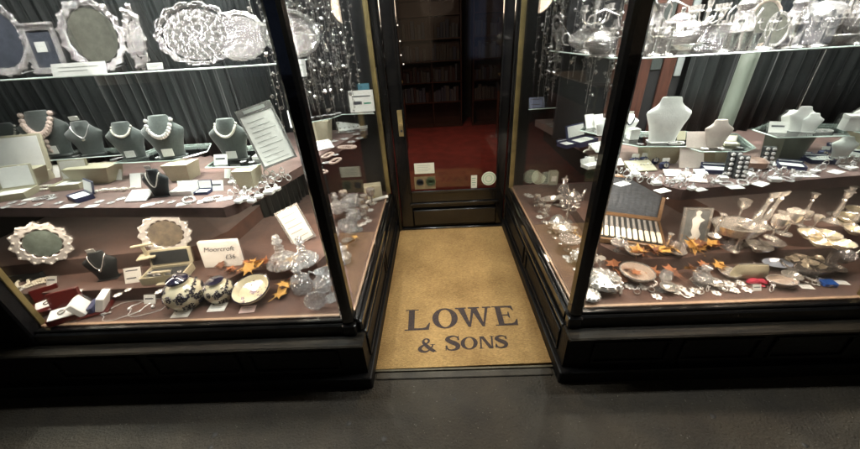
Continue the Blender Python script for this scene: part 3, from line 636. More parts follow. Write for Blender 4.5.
def teapot():
    b = MB(); b.lathe([(.20, 0), (.21, .02), (.14, .06), (.30, .14), (.40, .27), (.41, .36), (.34, .47), (.22, .53), (.20, .55)], 32, 0, 0, 1, .8, 12, .025)
    l = MB(); l.lathe([(.21, .552), (.17, .60), (.07, .645), (.03, .66), (.045, .69), (.04, .72), (.001, .745)], 20, 0, 0, 1, .8)
    s_ = MB(); s_.tube([(.34, 0, .22), (.48, 0, .28), (.54, 0, .40), (.60, 0, .52), (.66, 0, .55)], [.075, .06, .045, .035, .03], 10)
    h = MB(); h.tube([(-.36, 0, .42), (-.46, 0, .52), (-.58, 0, .50), (-.62, 0, .36), (-.54, 0, .22), (-.38, 0, .18)], .022, 8)
    return [('pot_body', b, CHASE, None), ('lid', l, SILV, None), ('spout', s_, SILV, None), ('handle', h, SILV, None)]
def coffee_pot():
    b = MB(); b.lathe([(.17, 0), (.18, .02), (.10, .06), (.19, .16), (.24, .30), (.22, .48), (.13, .66), (.12, .74), (.15, .78)], 28, 0, 0, 1, 1, 10, .03)
    l = MB(); l.lathe([(.155, .782), (.12, .85), (.05, .90), (.02, .92), (.04, .95), (.001, 1.0)], 16)
    s_ = MB(); s_.tube([(.18, 0, .30), (.30, 0, .36), (.32, 0, .54), (.40, 0, .70)], [.05, .04, .03, .022], 8)
    h = MB(); h.tube([(-.13, 0, .70), (-.26, 0, .76), (-.37, 0, .64), (-.34, 0, .42), (-.22, 0, .26)], .02, 8)
    return [('pot_body', b, CHASE, None), ('lid', l, SILV, None), ('spout', s_, SILV, None), ('handle', h, SILV, None)]
def ewer():
    b = MB(); b.lathe([(.16, 0), (.16, .03), (.05, .08), (.05, .14), (.20, .28), (.24, .42), (.18, .58), (.09, .70), (.09, .82), (.15, .92), (.13, .92), (.07, .82)], 28, 0, 0, 1, 1, 9, .03)
    h = MB(); h.tube([(-.10, 0, .84), (-.24, 0, .98), (-.34, 0, .86), (-.30, 0, .62), (-.20, 0, .46)], .02, 8)
    s_ = MB(); s_.tube([(.08, 0, .84), (.17, 0, .93), (.24, 0, 1.0)], [.07, .05, .015], 8)
    return [('jug_body', b, CHASE, None), ('handle', h, SILV, None), ('spout', s_, SILV, None)]
def mug():
    b = MB(); b.lathe([(.26, 0), (.27, .03), (.22, .06), (.25, .5), (.27, .95), (.29, 1.0), (.26, .98), (.22, .1)], 22)
    h = MB(); h.tube([(-.24, 0, .8), (-.42, 0, .82), (-.48, 0, .55), (-.40, 0, .28), (-.24, 0, .22)], .025, 6)
    return [('mug_body', b, CHASE, None), ('handle', h, SILV, None)]
def beaker():
    b = MB(); b.lathe([(.20, 0), (.21, .03), (.19, .08), (.27, .6), (.33, 1.0), (.31, 1.0), (.20, .3)], 18); return [('beaker', b, SILV, None)]
def goblet():
    b = MB(); b.lathe([(.24, 0), (.23, .03), (.06, .07), (.035, .25), (.06, .36), (.035, .44), (.18, .55), (.25, .72), (.26, .98), (.24, .98), (.20, .70), (.02, .58)], 20); return [('goblet', b, SILV, None)]
def candlestick():
    b = MB(); b.lathe([(.22, 0), (.22, .03), (.12, .08), (.05, .14), (.075, .28), (.05, .36), (.035, .62), (.06, .70), (.035, .74), (.08, .82), (.085, .94), (.12, .96), (.06, .965)], 18, 0, 0, 1, 1, 8, .03); return [('candlestick', b, SILV, None)]
def candelabrum():
    b = MB(); b.lathe([(.22, 0), (.20, .03), (.08, .08), (.05, .2), (.06, .3), (.03, .4), (.03, .7), (.06, .74), (.035, .78), (.06, .9), (.05, 1.0)], 16)
    out = [('stem', b, SILV, None)]
    for i in range(4):
        a = PI/2*i+.5; c, s_ = math.cos(a), math.sin(a); m_ = MB(); m_.tube([(0, 0, .55), (.14*c, .14*s_, .50), (.30*c, .30*s_, .58), (.34*c, .34*s_, .72)], .018, 6)
        k = MB(); k.at((.34*c, .34*s_, .72)).lathe([(.02, 0), (.09, .03), (.05, .05), (.06, .14), (.05, .14)], 12); out.append(('arm', m_, SILV, [('candle_cup', k, SILV)]))
    return out
def epergne():
    b = MB(); b.lathe([(.20, 0), (.2, .03), (.07, .10), (.05, .30), (.10, .36), (.32, .46), (.44, .60), (.46, .60), (.34, .44), (.001, .40)], 32, 16, .06)
    out = [('stem_bowl', b, CHASE, None)]; h = MB(); h.tube([(-.44, 0, .6), (-.36, 0, .86), (0, 0, 1.0), (.36, 0, .86), (.44, 0, .6)], .02, 6); out.append(('swing_handle', h, SILV, None)); return out
def tureen():
    b = MB(); b.lathe([(.26, 0), (.27, .03), (.18, .08), (.34, .16), (.48, .30), (.5, .40), (.48, .40)], 32, 0, 0, 1, .7, 14, .02)
    l = MB(); l.lathe([(.48, .402), (.44, .47), (.25, .60), (.06, .64), (.05, .70), (.001, .75)], 28, 0, 0, 1, .7, 14, .015)
    out = [('bowl', b, CHASE, None), ('lid', l, SILV, None)]
    for s_ in (-1, 1):
        m_ = MB(); m_.tube([(.46*s_, 0, .36), (.60*s_, 0, .42), (.62*s_, 0, .28), (.44*s_, 0, .24)], .025, 6); out.append(('handle', m_, SILV, None))
    return out
def bowl(mt=CHASE, k=12, amp=.06, ey=1, h=.34):
    def f():
        b = MB(); b.lathe([(.20, 0), (.21, .02), (.19, .04), (.34, .14*h/.34), (.45, .27*h/.34), (.47, h), (.44, h), (.33, .18*h/.34), (.001, .06)], 36, k, amp, 1, ey)
        r_ = MB(); r_.tube([(p[0]*(1+amp*abs(math.cos(k*math.atan2(p[1], p[0])/2))), p[1]*(1+amp*abs(math.cos(k*math.atan2(p[1], p[0])/2))), p[2]) for p in circ(.46, 48, h, 0, 0, 1, ey)], .022, 6, True)
        return [('bowl_body', b, mt, None), ('rim', r_, SILV, None)]
    return f
def rose_bowl():
    b = MB(); b.lathe([(.20, 0), (.21, .03), (.40, .10), (.50, .22), (.44, .34), (.27, .41), (.10, .44), (.001, .445)], 56, 0, 0, 1, 1, 14, .028)
    k = MB(); rn = random.Random(9)
    for j, (r, z, n_) in enumerate(((.47, .29, 14), (.36, .385, 11), (.2, .43, 7))):
        for i in range(n_): a = 2*PI*i/n_+j*.3; k.ball((r*math.cos(a), r*math.sin(a), z), rn.uniform(.03, .05), 6)
    return [('lobed_body', b, SILV, None), ('beading', k, JEWEL, None)]
def shell_dish():
    vs = []; fs = []; n = 26
    for j in range(5):
        for i in range(n+1):
            a = PI*(.02+.96*i/n); r = (.06+.11*j)*(1+.06*abs(math.cos(13*a/2))*j/2); vs.append((r*math.cos(a)*1.2, r*math.sin(a), .02+.035*j*j/4+.012*math.cos(13*a)*j/4))
    for j in range(4):
        for i in range(n): fs.append((j*(n+1)+i, j*(n+1)+i+1, (j+1)*(n+1)+i+1, (j+1)*(n+1)+i))
    m_ = MB(); m_.add(vs, fs); m_.add([(x, y, z-.012) for x, y, z in vs], [f[::-1] for f in fs])
    for x in (-.15, .15): m_.ball((x, .2, .01), .03, 6)
    return [('shell_dish', m_, CHASE, None)]
def sauceboat():
    b = MB(); b.lathe([(.16, 0), (.16, .03), (.08, .07), (.24, .16), (.33, .30), (.31, .30), (.20, .18)], 24, 0, 0, 1.4, .75)
    h = MB(); h.tube([(-.42, 0, .28), (-.56, 0, .42), (-.64, 0, .28), (-.5, 0, .14), (-.32, 0, .14)], .025, 6); s_ = MB(); s_.tube([(.38, 0, .24), (.52, 0, .30), (.62, 0, .36)], [.10, .07, .02], 8)
    return [('boat_body', b, SILV, None), ('handle', h, SILV, None), ('spout', s_, SILV, None)]
def spoon():
    a = MB(); a.tube([(0, 0, .02), (.25, 0, .03), (.6, 0, .012)], [.022, .012, .012], 6, False, .5); b = MB(); b.at((.78, 0, .012)).lathe([(.001, 0), (.07, .002), (.10, .03), (.09, .03), (.001, .012)], 16, 0, 0, 1.7, 1)
    return [('handle', a, SILV, None), ('spoon_bowl', b, SILV, None)]
def decanter(style=0):
    def f():
        if style == 0: pr = [(.30, 0), (.48, .03), (.50, .09), (.40, .22), (.18, .38), (.11, .48), (.10, .74), (.16, .80), (.15, .82), (.08, .80)]
        elif style == 1: pr = [(.26, 0), (.30, .02), (.30, .40), (.27, .50), (.12, .60), (.10, .76), (.16, .82), (.14, .83), (.07, .80)]
        else: pr = [(.26, 0), (.20, .04), (.30, .18), (.34, .36), (.24, .52), (.13, .62), (.15, .78), (.20, .86), (.18, .86), (.11, .76)]
        b = MB(); b.lathe(pr, 32, 0, 0, 1, 1, 16, .03); s_ = MB(); s_.lathe([(.05, .70), (.07, .82), (.05, .86), (.001, .861)], 12); s_.ball((0, 0, .95), .12, 10)
        c = MB()
        for z in (.3, .5, .62): c.tube(circ(.13 if z > .45 else .30, 20, z), .012, 5, True)
        out = [('decanter_body', b, CRY, None)]
        if style != 2: out.append(('stopper', s_, CRY, None))
        out.append(('cut_ring', c, SILV if style == 0 else CRY, None)); 
        if style == 2: h = MB(); h.tube([(-.16, 0, .8), (-.36, 0, .86), (-.46, 0, .6), (-.30, 0, .34)], .03, 8); out.append(('handle', h, CRY, None))
        return out
    return f
def wine_glass():
    b = MB(); b.lathe([(.24, 0), (.22, .02), (.03, .05), (.025, .45), (.18, .55), (.26, .75), (.22, 1.0), (.20, 1.0), (.23, .75), (.02, .56)], 20); return [('wine_glass', b, CRY, None)]
def glass_stopper_disc():
    b = MB(); b.at((0, 0, .5), rx=R(90)).lathe([(.46, -.06), (.5, -.03), (.5, .03), (.46, .06), (.30, .03), (.001, .05)], 28); b.at(); b.lathe([(.10, 0), (.06, .05)], 10); return [('glass_disc', b, CRY, None)]
def ginger_jar(lid):
    def f():
        b = MB(); b.lathe([(.30, 0), (.33, .03), (.44, .18), (.50, .38), (.46, .58), (.32, .72), (.24, .76), (.24, .82), (.27, .85)], 28)
        p = MB(); rn = random.Random(8)
        def rad(z): return .502 if .25 < z < .5 else (.47 if z < .6 else .36)
        PR = [(.30, 0), (.33, .03), (.44, .18), (.50, .38), (.46, .58), (.32, .72)]
        def rz_(z):
            for q, w in zip(PR, PR[1:]):
                if q[1] <= z <= w[1]: return q[0]+(w[0]-q[0])*(z-q[1])/(w[1]-q[1])
            return .3
        for i in range(84):
            a = rn.uniform(0, 2*PI); z = rn.uniform(.06, .70); s_ = rn.uniform(.05, .10)
            q = rz_(z)
            for k in range(5):
                t = 2*PI*k/5; p.ball(((q)*math.cos(a+.7*s_*math.cos(t)/q), q*math.sin(a+.7*s_*math.cos(t)/q), max(.04, min(.7, z+s_*.6*math.sin(t)))), s_*.42, 6, .8)
        out = [('jar_body', b, PORC, None), ('floral_pattern', p, GLAZE, None)]
        c = MB()
        if lid: c.lathe([(.28, .852), (.27, .90), (.14, .97), (.05, .99), (.06, 1.03), (.001, 1.06)], 20)
        else: c.lathe([(.28, .84), (.29, .86), (.24, .87)], 20)
        out.append(('lid' if lid else 'rim', c, GLAZE, None)); return out
    return f
def floral_bowl():
    b = MB(); b.lathe([(.24, 0), (.25, .03), (.40, .14), (.49, .28), (.5, .33), (.47, .33), (.36, .2), (.001, .12)], 32)
    p = MB(); rn = random.Random(4)
    for i in range(60):
        a = rn.uniform(0, 2*PI); r = rn.uniform(0, .40); z = .125+max(0, (r-.1))*.25; p.ball((r*math.cos(a), r*math.sin(a), z), rn.uniform(.025, .055), 6, .4)
    k = MB(); k.tube(circ(.485, 36, .33), .016, 5, True)
    return [('bowl_body', b, PORC, None), ('floral_pattern', p, mat('plum_glaze', (.16, .05, .08), .2, noise_s=40, col2=(.03, .03, .10), coat=1), None), ('rim', k, GLAZE, None)]
def card(w=1, h=.6, lines=2, mt=None, ink=None):
    def f():
        a = MB(); a.at(rx=R(-28)).box(-w/2, w/2, -.015, .015, 0, h); t = MB(); t.at(rx=R(-28))
        for k in range(lines): t.box(-w*.38, w*(.34-.14*(k % 2)), -.020, -.0155, h*(.78-.5*k/max(1, lines-1) if lines > 1 else .5), h*(.78-.5*k/max(1, lines-1) if lines > 1 else .5)+h*.35/lines*.45)
        s_ = MB(); s_.box(-w*.05, w*.05, h*.40, h*.44, .0, h*.70)
        return [('card', a, mt or WHITE, None), ('print', t, ink or INK, None), ('strut', s_, mt or WHITE, None)]
    return f
def flat_card(w=1, h=.6, mt=WHITE):
    def f():
        a = MB(); a.box(-w/2, w/2, -h/2, h/2, .0, .03); t = MB()
        for k in range(2): t.box(-w*.36, w*.3, h*(.16-.3*k), h*(.16-.3*k)+h*.09, .0305, .034)
        return [('card', a, mt, None), ('print', t, MT['grey_ink'], None)]
    return f
def open_box(out=CREAM, inn=SATIN, d=.7, lid=.75, item=True):
    def f():
        a = MB(); a.box(-.5, .5, -d/2, d/2, 0, .025)
        for x0, x1, y0, y1 in ((-.5, -.47, -d/2, d/2), (.47, .5, -d/2, d/2), (-.47, .47, -d/2, -d/2+.03), (-.47, .47, d/2-.03, d/2)): a.box(x0, x1, y0, y1, .025, .2)
        p = MB(); p.bbox(-.46, .46, -d/2+.035, d/2-.035, .026, .16, .03)
        l = MB(); l.at((0, d/2, .2), rx=R(-18)).bbox(-.5, .5, .0, .06, .0, lid, .01); q = MB(); q.at((0, d/2, .2), rx=R(-18)).bbox(-.44, .44, -.015, -.001, .04, lid-.05, .005)
        o = [('base', a, out, None), ('pad', p, inn, None), ('lid', l, out, [('lid_lining', q, inn)])]
        return o
    return f
def block(mt=CREAM, taper=.72):
    def f():
        m_ = MB(); v = [(-.5*taper, -.3, 0), (.5*taper, -.3, 0), (.5*taper, .3, 0), (-.5*taper, .3, 0), (-.5, -.34, 1), (.5, -.34, 1), (.5, .34, 1), (-.5, .34, 1)]
        m_.add(v, [(0, 3, 2, 1), (4, 5, 6, 7), (0, 1, 5, 4), (1, 2, 6, 5), (2, 3, 7, 6), (3, 0, 4, 7)]); return [('support', m_, mt, None)]
    return f
def pad(mt=SATIN, ang=25, n=5, rows=2):
    def f():
        a = MB(); a.at(rx=R(ang)).bbox(-.5, .5, 0, .7, 0, .07, .02); b = MB(); b.at(rx=R(ang))
        for j in range(rows):
            for i in range(n): b.ball((-.40+.8*i/max(1, n-1), .15+.4*j/max(1, rows-1) if rows > 1 else .35, .08), .035, 6)
        c = MB(); c.box(-.45, .45, .5, .6, 0, math.sin(R(ang))*.5)
        return [('cushion', a, mt, None), ('studs', b, SILV, None), ('prop', c, mt, None)]
    return f
def ring():
    m_ = MB(); m_.T = Matrix.Translation((0, 0, .42)) @ Matrix.Rotation(R(90), 4, 'X'); m_.tube(circ(.4, 16), .07, 6, True); m_.at(); m_.ball((0, 0, .90), .20, 8, .8); 
    g = MB(); g.at((0, 0, .98)).lathe([(.14, 0), (.10, .07), (.001, .08)], 8)
    for i in range(6): m_.ball((.17*math.cos(i*PI/3), .17*math.sin(i*PI/3), .98), .06, 6)
    return [('band', m_, JEWEL, None), ('gemstone', g, GEM, None)]
def ring_slot():
    a = MB(); a.bbox(-.5, .5, -.4, .4, 0, .45, .08); m_ = MB(); m_.T = Matrix.Translation((0, 0, .55)) @ Matrix.Rotation(R(90), 4, 'X'); m_.tube(circ(.32, 14), .07, 6, True); g = MB(); g.ball((0, 0, .92), .15, 8)
    return [('cushion', a, SATIN, None), ('band', m_, JEWEL, None), ('gemstone', g, CRY, None)]
def bracelet(mt=PEARL, sq=.6):
    def f():
        m_ = MB(); rn = random.Random(2)
        for i in range(22):
            t = 2*PI*i/22; m_.ball((.43*math.cos(t), .43*sq*math.sin(t)+.03*math.sin(3*t), .06), .062*(.85+.3*rn.random()), 6)
        return [('bracelet', m_, mt, None)]
    return f
def strand(mt=PEARL):
    def f():
        m_ = MB()
        for i in range(18): t = i/17; m_.ball((-.5+t, .10*math.sin(t*5), .05), .034+.012*math.sin(i*1.9), 6)
        return [('bead_strand', m_, mt, None)]
    return f
def brooch():
    m_ = MB()
    for i in range(7):
        t = 2*PI*i/7; m_.at((.26*math.cos(t), .26*math.sin(t), .05), rz=t).lathe([(.001, 0), (.19, .03), (.001, .08)], 8, 0, 0, 1.2, .7)
    m_.at(); g = MB(); g.ball((0, 0, .10), .14, 8, .7); return [('petals', m_, JEWEL, None), ('gemstone', g, CRY, None)]
def bangle():
    m_ = MB(); m_.tube(circ(.45, 28, .08), .055, 6, True, 1.6); return [('bangle', m_, JEWEL, None)]
def watch():
    p = MB(); p.bbox(-.42, .42, -.3, .3, 0, .75, .14); s_ = MB(); s_.T = Matrix.Translation((0, 0, .42)) @ Matrix.Rotation(R(90), 4, 'Y'); s_.tube(circ(.42, 22, 0, 0, 0, 1, .95), .10, 6, True, .3)
    d = MB(); d.at((0, -.36, .52), rx=R(65)).lathe([(.22, 0), (.22, .06), (.17, .07), (.001, .071)], 18); t = MB(); t.at((0, -.1, .82), rx=R(-10)).box(-.34, .34, -.015, .015, 0, .38)
    return [('cushion', p, NAVY, None), ('strap', s_, GEM, None), ('dial', d, SILV, None), ('price_tag', t, WHITE, None)]
def coil():
    m_ = MB(); m_.tube([( (.38+.05*math.sin(5*t))*math.cos(t)*1.25, (.38+.04*math.cos(3*t))*math.sin(t)*.8, .012+.004*math.sin(7*t)) for t in [i*2*PI*3/90*(1) for i in range(90)]], .009, 4)
    b = MB(); b.ball((.1, -.05, .03), .05, 6); return [('chain', m_, JEWEL, None), ('pendant', b, JEWEL, None)]
def tstand():
    a = MB(); a.bbox(-.5, .5, -.35, .35, 0, .10, .02); a.box(-.08, .08, -.06, .06, .10, .8); b = MB(); b.T = Matrix.Translation((0, 0, .84)) @ Matrix.Rotation(R(90), 4, 'Y'); b.lathe([(.08, -.55), (.09, -.5), (.09, .5), (.08, .55)], 14)
    return [('foot', a, CREAM, None), ('bar', b, CREAM, None)]
def leaf_mesh(seed):
    rn = random.Random(seed); pts = []
    lobes = [(0, .50), (38, .26), (62, .46), (92, .22), (118, .40), (150, .16), (176, .20)]
    prof = [(a, r) for a, r in lobes]+[(360-a, r) for a, r in lobes[::-1] if a > 0]
    out = []
    for i, (a, r) in enumerate(prof):
        a2, r2 = prof[(i+1) % len(prof)]; 
        if a2 < a: a2 += 360
        out.append((a, r*rn.uniform(.85, 1.15)))
        if r > .35: out.append(((a*.8+a2*.2), r*.66)); 
    vs = [(0, 0, 0)]; cu = rn.uniform(.1, .5)
    for a, r in out:
        t = R(a+90); x, y = r*math.cos(t), r*math.sin(t); vs.append((x, y, cu*(x*x)*.9+rn.uniform(-.02, .05)))
    n = len(vs)-1; fs = [(0, i+1, (i+1) % n+1) for i in range(n)]
    m_ = MB(); m_.add(vs, fs); m_.add([(x, y, z-.006) for x, y, z in vs], [f[::-1] for f in fs]); m_.tube([(0, -.1, 0), (.02, -.35, .02), (.05, -.5, .06)], .012, 4); return m_
def step_edge(x):                                               # front edge of the lower step at x
    if x > 0: return 9 if x < 1.03 else (1.53-(x-.97)*.5 if x < 1.08 else (1.47 if x < 1.28 else 1.50))
    return 9 if x > -.70 else (1.52 if x > -1.12 else (1.46 if x > -1.22 else 1.40))
def rest(px, py, z):
    p = on_z(px, py, z)
    if abs(z-ZD) < 1e-6 and p.y > step_edge(p.x)-.03:
        q = on_z(px, py, S1); e = step_edge(q.x)
        if q.y < e+.015: q.y = e+.03
        return q
    return p
def leaf(px, py, z, w, mt, lift=0, rot=None, near='', side='left'):
    p = rest(px, py, z); z = p.z; u = mpp(p); sd = RN.randint(0, 5)
    cn = {'orange_leaf': 'orange', 'yellow_leaf': 'yellow', 'brown_leaf': 'brown'}[mt.name]
    o = spawn('autumn_leaf', (cn, sd), lambda: [('autumn_leaf', leaf_mesh(sd), mt, None)], f'{cn} maple leaf, {side} window, {near}', 'leaf', (p.x, p.y, z+.014+lift), rot if rot is not None else RN.uniform(0, 6.28), w*u*1.0, 'autumn leaves among the lower display', RN.uniform(.1, .9), RN.uniform(-.3, .3))
    return o
RN = random.Random(11)
def put(name, key, fn, px, py, z, w, label, cat, rz=0, group=None, rx=0, ry=0, dz=.001, ks=1.0):
    """stand a thing on the surface at height z; w is its width (unit size) in photograph pixels"""
    p = rest(px, py, z); z = p.z; u = mpp(p)
    return spawn(name, key, fn, label, cat, (p.x, p.y, z+dz), rz, w*u*ks, group, rx, ry)
def glass_shelf(name, poly, z, label, t=.007):
    o = ob(name, MB().prism(poly, z-t, z), SHG); 
    e = MB(); n = len(poly)
    for i in range(n):
        a, b = poly[i], poly[(i+1) % n]; e.tube([(a[0], a[1], z-t/2), (b[0], b[1], z-t/2)], t*.46, 4)
    r = empty(name); o.name = 'pane'; o.parent = r; ob('polished_edge', e, mat('glass_edge', (.62, .72, .66), .2, coat=1, noise_s=5, amt=.2), r)
    return tag(r, label, 'glass shelf')
LZ, RZ_, G1 = 1.54, 1.485, 1.08
glass_shelf('glass_shelf', [(-2.5, 1.5), (-.66, 1.47), (-.60, 1.55), (-.60, 1.75), (-1.1, 1.9), (-2.5, 1.9)], LZ, 'high glass shelf of silver trays across the left window')
glass_shelf('glass_shelf', [(.74, 1.56), (.84, 1.46), (2.55, 1.46), (2.55, 1.9), (1.1, 1.9), (1.05, 2.4), (.74, 2.4)], RZ_, 'high glass shelf crowded with silver hollowware across the right window')
def zg(c, z=G1): return [tuple(on_z(x, y, z)[:2]) for x, y in c]
glass_shelf('glass_shelf', zg([(-60, 168), (130, 154), (137, 149), (-60, 160)][:2])+[(-1.9, 2.12), (-2.9, 2.12)], G1, 'low glass ledge under the pearl neck stands at the left end')
a = zg([(113, 163), (172, 160), (207, 151)]); glass_shelf('glass_shelf', a+[(-1.45, 2.11), (-1.78, 2.11)], G1, 'low glass ledge under the two neck stands in the middle of the left window')
a = zg([(205, 167), (248, 166), (286, 158)]); glass_shelf('glass_shelf', a+[(-.90, 2.0), (-1.25, 2.0)], G1+.0, 'low glass ledge left of the corner post carrying a dark neck stand')
glass_shelf('glass_shelf', zg([(309, 122), (331, 118), (342, 114), (374, 113), (366, 104), (312, 104)], 1.14), 1.14, 'small glass ledge behind the left side glass with silver beakers')
glass_shelf('glass_shelf', zg([(606, 140), (640, 146), (684, 146), (698, 142), (688, 131), (612, 131)]), G1, 'low glass ledge under the large white neck stand')
glass_shelf('glass_shelf', zg([(684, 146), (702, 151), (746, 151), (756, 147), (737, 133), (698, 135)], G1-.012), G1-.012, 'low glass ledge under the small blush neck stand')
glass_shelf('glass_shelf', zg([(753, 129), (778, 137), (850, 135), (840, 124), (770, 122)], 1.12), 1.12, 'glass ledge with two small white neck stands at the right')
glass_shelf('glass_shelf', zg([(846, 128), (868, 134), (900, 128), (880, 116), (852, 118)], 1.13), 1.13, 'glass ledge at the far right edge with a white box')
glass_shelf('glass_shelf', zg([(529, 109), (604, 104), (598, 92), (529, 97)], 1.14), 1.14, 'glass ledge behind the right side glass below the hanging chains')
# supports under the ledges
for px, py, w, z1, lb, mt in [(22, 186, 40, G1, 'cream support block under the outermost glass ledge', CREAM), (96, 183, 46, G1, 'cream wedge support under the ledge behind the dark ring box', CREAM), (183, 180, 26, G1, 'cream support block behind the white box in the left window', CREAM),
                              (249, 187, 20, G1, 'cream support block among the rings left of the corner post', CREAM), (320, 143, 26, 1.14, 'cream support block behind the left side glass', CREAM),
                              (660, 163, 36, G1, 'cream support under the large white neck stand', CREAM), (722, 163, 30, G1-.012, 'pale support under the small blush neck stand', CREAM), (785, 160, 30, 1.12, 'pale yellow support under the glass ledge with two white neck stands', PALE), (862, 152, 24, 1.13, 'cream support under the glass ledge at the far right edge', CREAM)]:
    p = on_z(px, py, SHZ); u = mpp(p); spawn('shelf_support', (mt.name,), block(mt), lb, 'support', (p.x, p.y+.03, SHZ+.001), 0, (w*u, .16, z1-.009-SHZ), 'supports under the glass ledges')

# ------------------------------------------------------------------ left window: neck stands with necklaces
def bust_at(px, py, z, w, mt, label, neck=None, nlab='', rz=0, grp='dark neck stands in the left window', k=1.0):
    p = on_z(px, py, z); s_ = w*mpp(p)*k; loc = (p.x, p.y, z+.001)
    spawn('neck_stand', mt.name, bust(mt), label, 'neck stand', loc, rz, s_, grp)
    if neck: spawn('necklace', neck[0], neck[1], nlab, 'necklace', loc, rz, s_, 'necklaces on the neck stands')
bust_at(-3, 156, G1, 34, FELT, 'grey green neck stand cut by the left edge of the photo')
bust_at(22, 156, G1, 30, FELT, 'grey green neck stand with a long multi strand pearl necklace', ('multi', beads(.42, .030, PEARL, 21, .95, .18, .2, 3)), 'multi strand pearl necklace with small pearls near the left edge', R(28))
bust_at(60, 155, G1, 40, FELT, 'dark neck stand with the chunkiest blush pearl necklace', ('chunky', beads(.44, .062, PEARLP, 17, .98, .19, .25, 1, 4)), 'chunky blush pearl necklace with a pearl drop', R(16))
bust_at(95, 154, G1, 30, FELT, 'pale green neck stand with a thin chain right of the chunky pearls', ('thin', chain_neck(.36, JEWEL)), 'thin silver chain with a small pendant on the pale green neck stand', R(20))
bust_at(136, 158, G1, 33, FELT, 'grey green neck stand with a short pearl row, left of the pair', ('short', beads(.26, .030, PEARL, 19, .93, .17, .3)), 'short pearl necklace on the left stand of the middle pair', R(12))
bust_at(174, 157, G1, 38, FELT, 'grey green neck stand with a leafy silver collar, right of the pair', ('leafy', beads(.38, .045, JEWEL, 15, .94, .19, .1)), 'leafy silver collar on the right stand of the middle pair', R(10))
bust_at(237, 159, G1, 37, FELT, 'grey green neck stand near the framed price list with an even pearl row', ('even', beads(.30, .026, PEARL, 27, .93, .18, .05)), 'even pearl row on the neck stand beside the framed price list', R(2))
bust_at(163, 196, SHZ, 26, FELTD, 'small charcoal neck stand on the brown shelf below the pair', ('v', chain_neck(.50, PEARL, .022, False)), 'pale V shaped necklace on the small charcoal neck stand')
# ------------------------------------------------------------------ left window: trays on the high shelf
def up(name, key, fn, px, ybase, Y, w, label, cat, z, rx=80, rz=0, group='silver trays on the high left shelf'):
    p = on_y(px, ybase, Y); u = mpp(p); return spawn(name, key, fn, label, cat, (p.x, Y, z+.006+.0*u), rz, w*u, group, R(rx))
def s_up(*a, **k):
    k.setdefault('z', LZ); return up(*a, **k)
s_up('round_tray', 'bluegrey', tray(20, .05, CHASE, WELLB), 6, 66, 1.60, 66, 'large round silver tray with a blue grey centre at the left edge', 'tray')
s_up('picture_frame', 0, frame_rect, 50, 66, 1.56, 36, 'ornate silver frame with a small card between the two round trays', 'picture frame')
s_up('round_tray', 'olive', tray(15, .09), 103, 66, 1.58, 62, 'round silver salver with square gadroon rim and olive centre', 'tray')
s_up('ornate_mirror', 0, tray(9, .2, CHASE, CHASE, .55, 1.1, .2, .05), 143, 66, 1.66, 46, 'narrow ornate silver piece between the salver and the oval tray', 'ornament', rz=R(-20))
s_up('oval_tray', 0, engraved, 204, 66, 1.56, 80, 'large oval tray densely engraved with scrolls', 'tray', rx=76)
s_up('oblong_tray', 0, tray(16, .04, SILV, CHASE, 1, .8, .1, .02), 246, 66, 1.66, 56, 'silver tray standing behind the right end of the engraved oval tray', 'tray', rx=76)
s_up('oblong_tray', 0, tray(16, .04, SILV, CHASE, 1, .8, .1, .02), 300, 69, 1.62, 54, 'silver tray just right of the left corner post', 'tray', rx=78, rz=R(30))
def shelf_card(px, py, w, h, label):
    p = on_y(px, py, 1.455); u = mpp(p); m_ = MB(); m_.at(rx=R(-18)).box(-w*u/2, w*u/2, -.001, .001, -h*u/2, h*u/2); e = empty('shelf_notice', p); ob('card', m_, WHITE, e)
    t = MB(); t.at(rx=R(-18))
    for k in range(2): t.box(-w*u*.38, w*u*(.36-.2*k), -.0016, -.0011, h*u*(.16-.3*k), h*u*(.21-.3*k))
    ob('print', t, MT['grey_ink'], e); tag(e, label, 'notice', 'cards hanging from the high left shelf')
shelf_card(79, 69, 56, 12, 'wide white notice card hanging below the olive centred salver')
shelf_card(155, 66, 16, 6, 'small white card on the shelf edge left of the engraved oval tray')
shelf_card(300, 68, 12, 16, 'white card on the tray right of the left corner post')

# ------------------------------------------------------------------ left window: goods on the brown shelf
Zs = SHZ
put('jewel_box', 'cream', open_box(), 16, 186, Zs, 48, 'large cream box with its lid up at the left end of the brown shelf', 'box', R(10))
put('jewel_box', 'cream', open_box(), 16, 197, Zs, 30, 'cream tray box in front of the large cream box', 'box', R(18))
put('jewel_box', 'dark', open_box(NAVY, SATIN, .6, .5), 82, 199, Zs, 24, 'open dark ring box with white pad in front of the cream wedge', 'box', R(-30))
put('jewel_box', 'cream', open_box(CREAM, CREAM), 73, 187, Zs, 26, 'cream box behind the open dark ring box', 'box', R(10))
put('bead_heap', 0, bracelet(PEARL), 46, 189, Zs, 22, 'coil of pearls beside the cream box at the left end', 'bracelet')
put('bracelet', 'strandp', strand(PEARL), 108, 193, Zs, 46, 'long pearl bracelet laid diagonally on the brown shelf', 'bracelet', R(24))
put('earring_card', 'w', card(.6, .8, 0, SATIN), 136, 188, Zs, 18, 'upright white earring card behind the white pad', 'card')
put('display_pad', 'w', pad(), 136, 202, Zs, 22, 'white stud pad at the front of the brown shelf below the earring card', 'pad')
put('jewel_box', 'white', open_box(SATIN, SATIN, .6, .25), 186, 193, Zs, 22, 'low white box right of the small charcoal neck stand', 'box')
put('ring_box', 'dark', open_box(NAVY, SATIN, .7, .6), 204, 193, Zs, 14, 'small dark ring box with white lining right of the low white box', 'box')
put('price_card', 'a', card(.9, .7, 1), 217, 191, Zs, 15, 'white card right of the small dark ring box', 'card')
put('price_card', 'a', card(.9, .7, 0), 221, 165, G1, 15, 'plain white card on the ledge left of the neck stand by the price list', 'card')
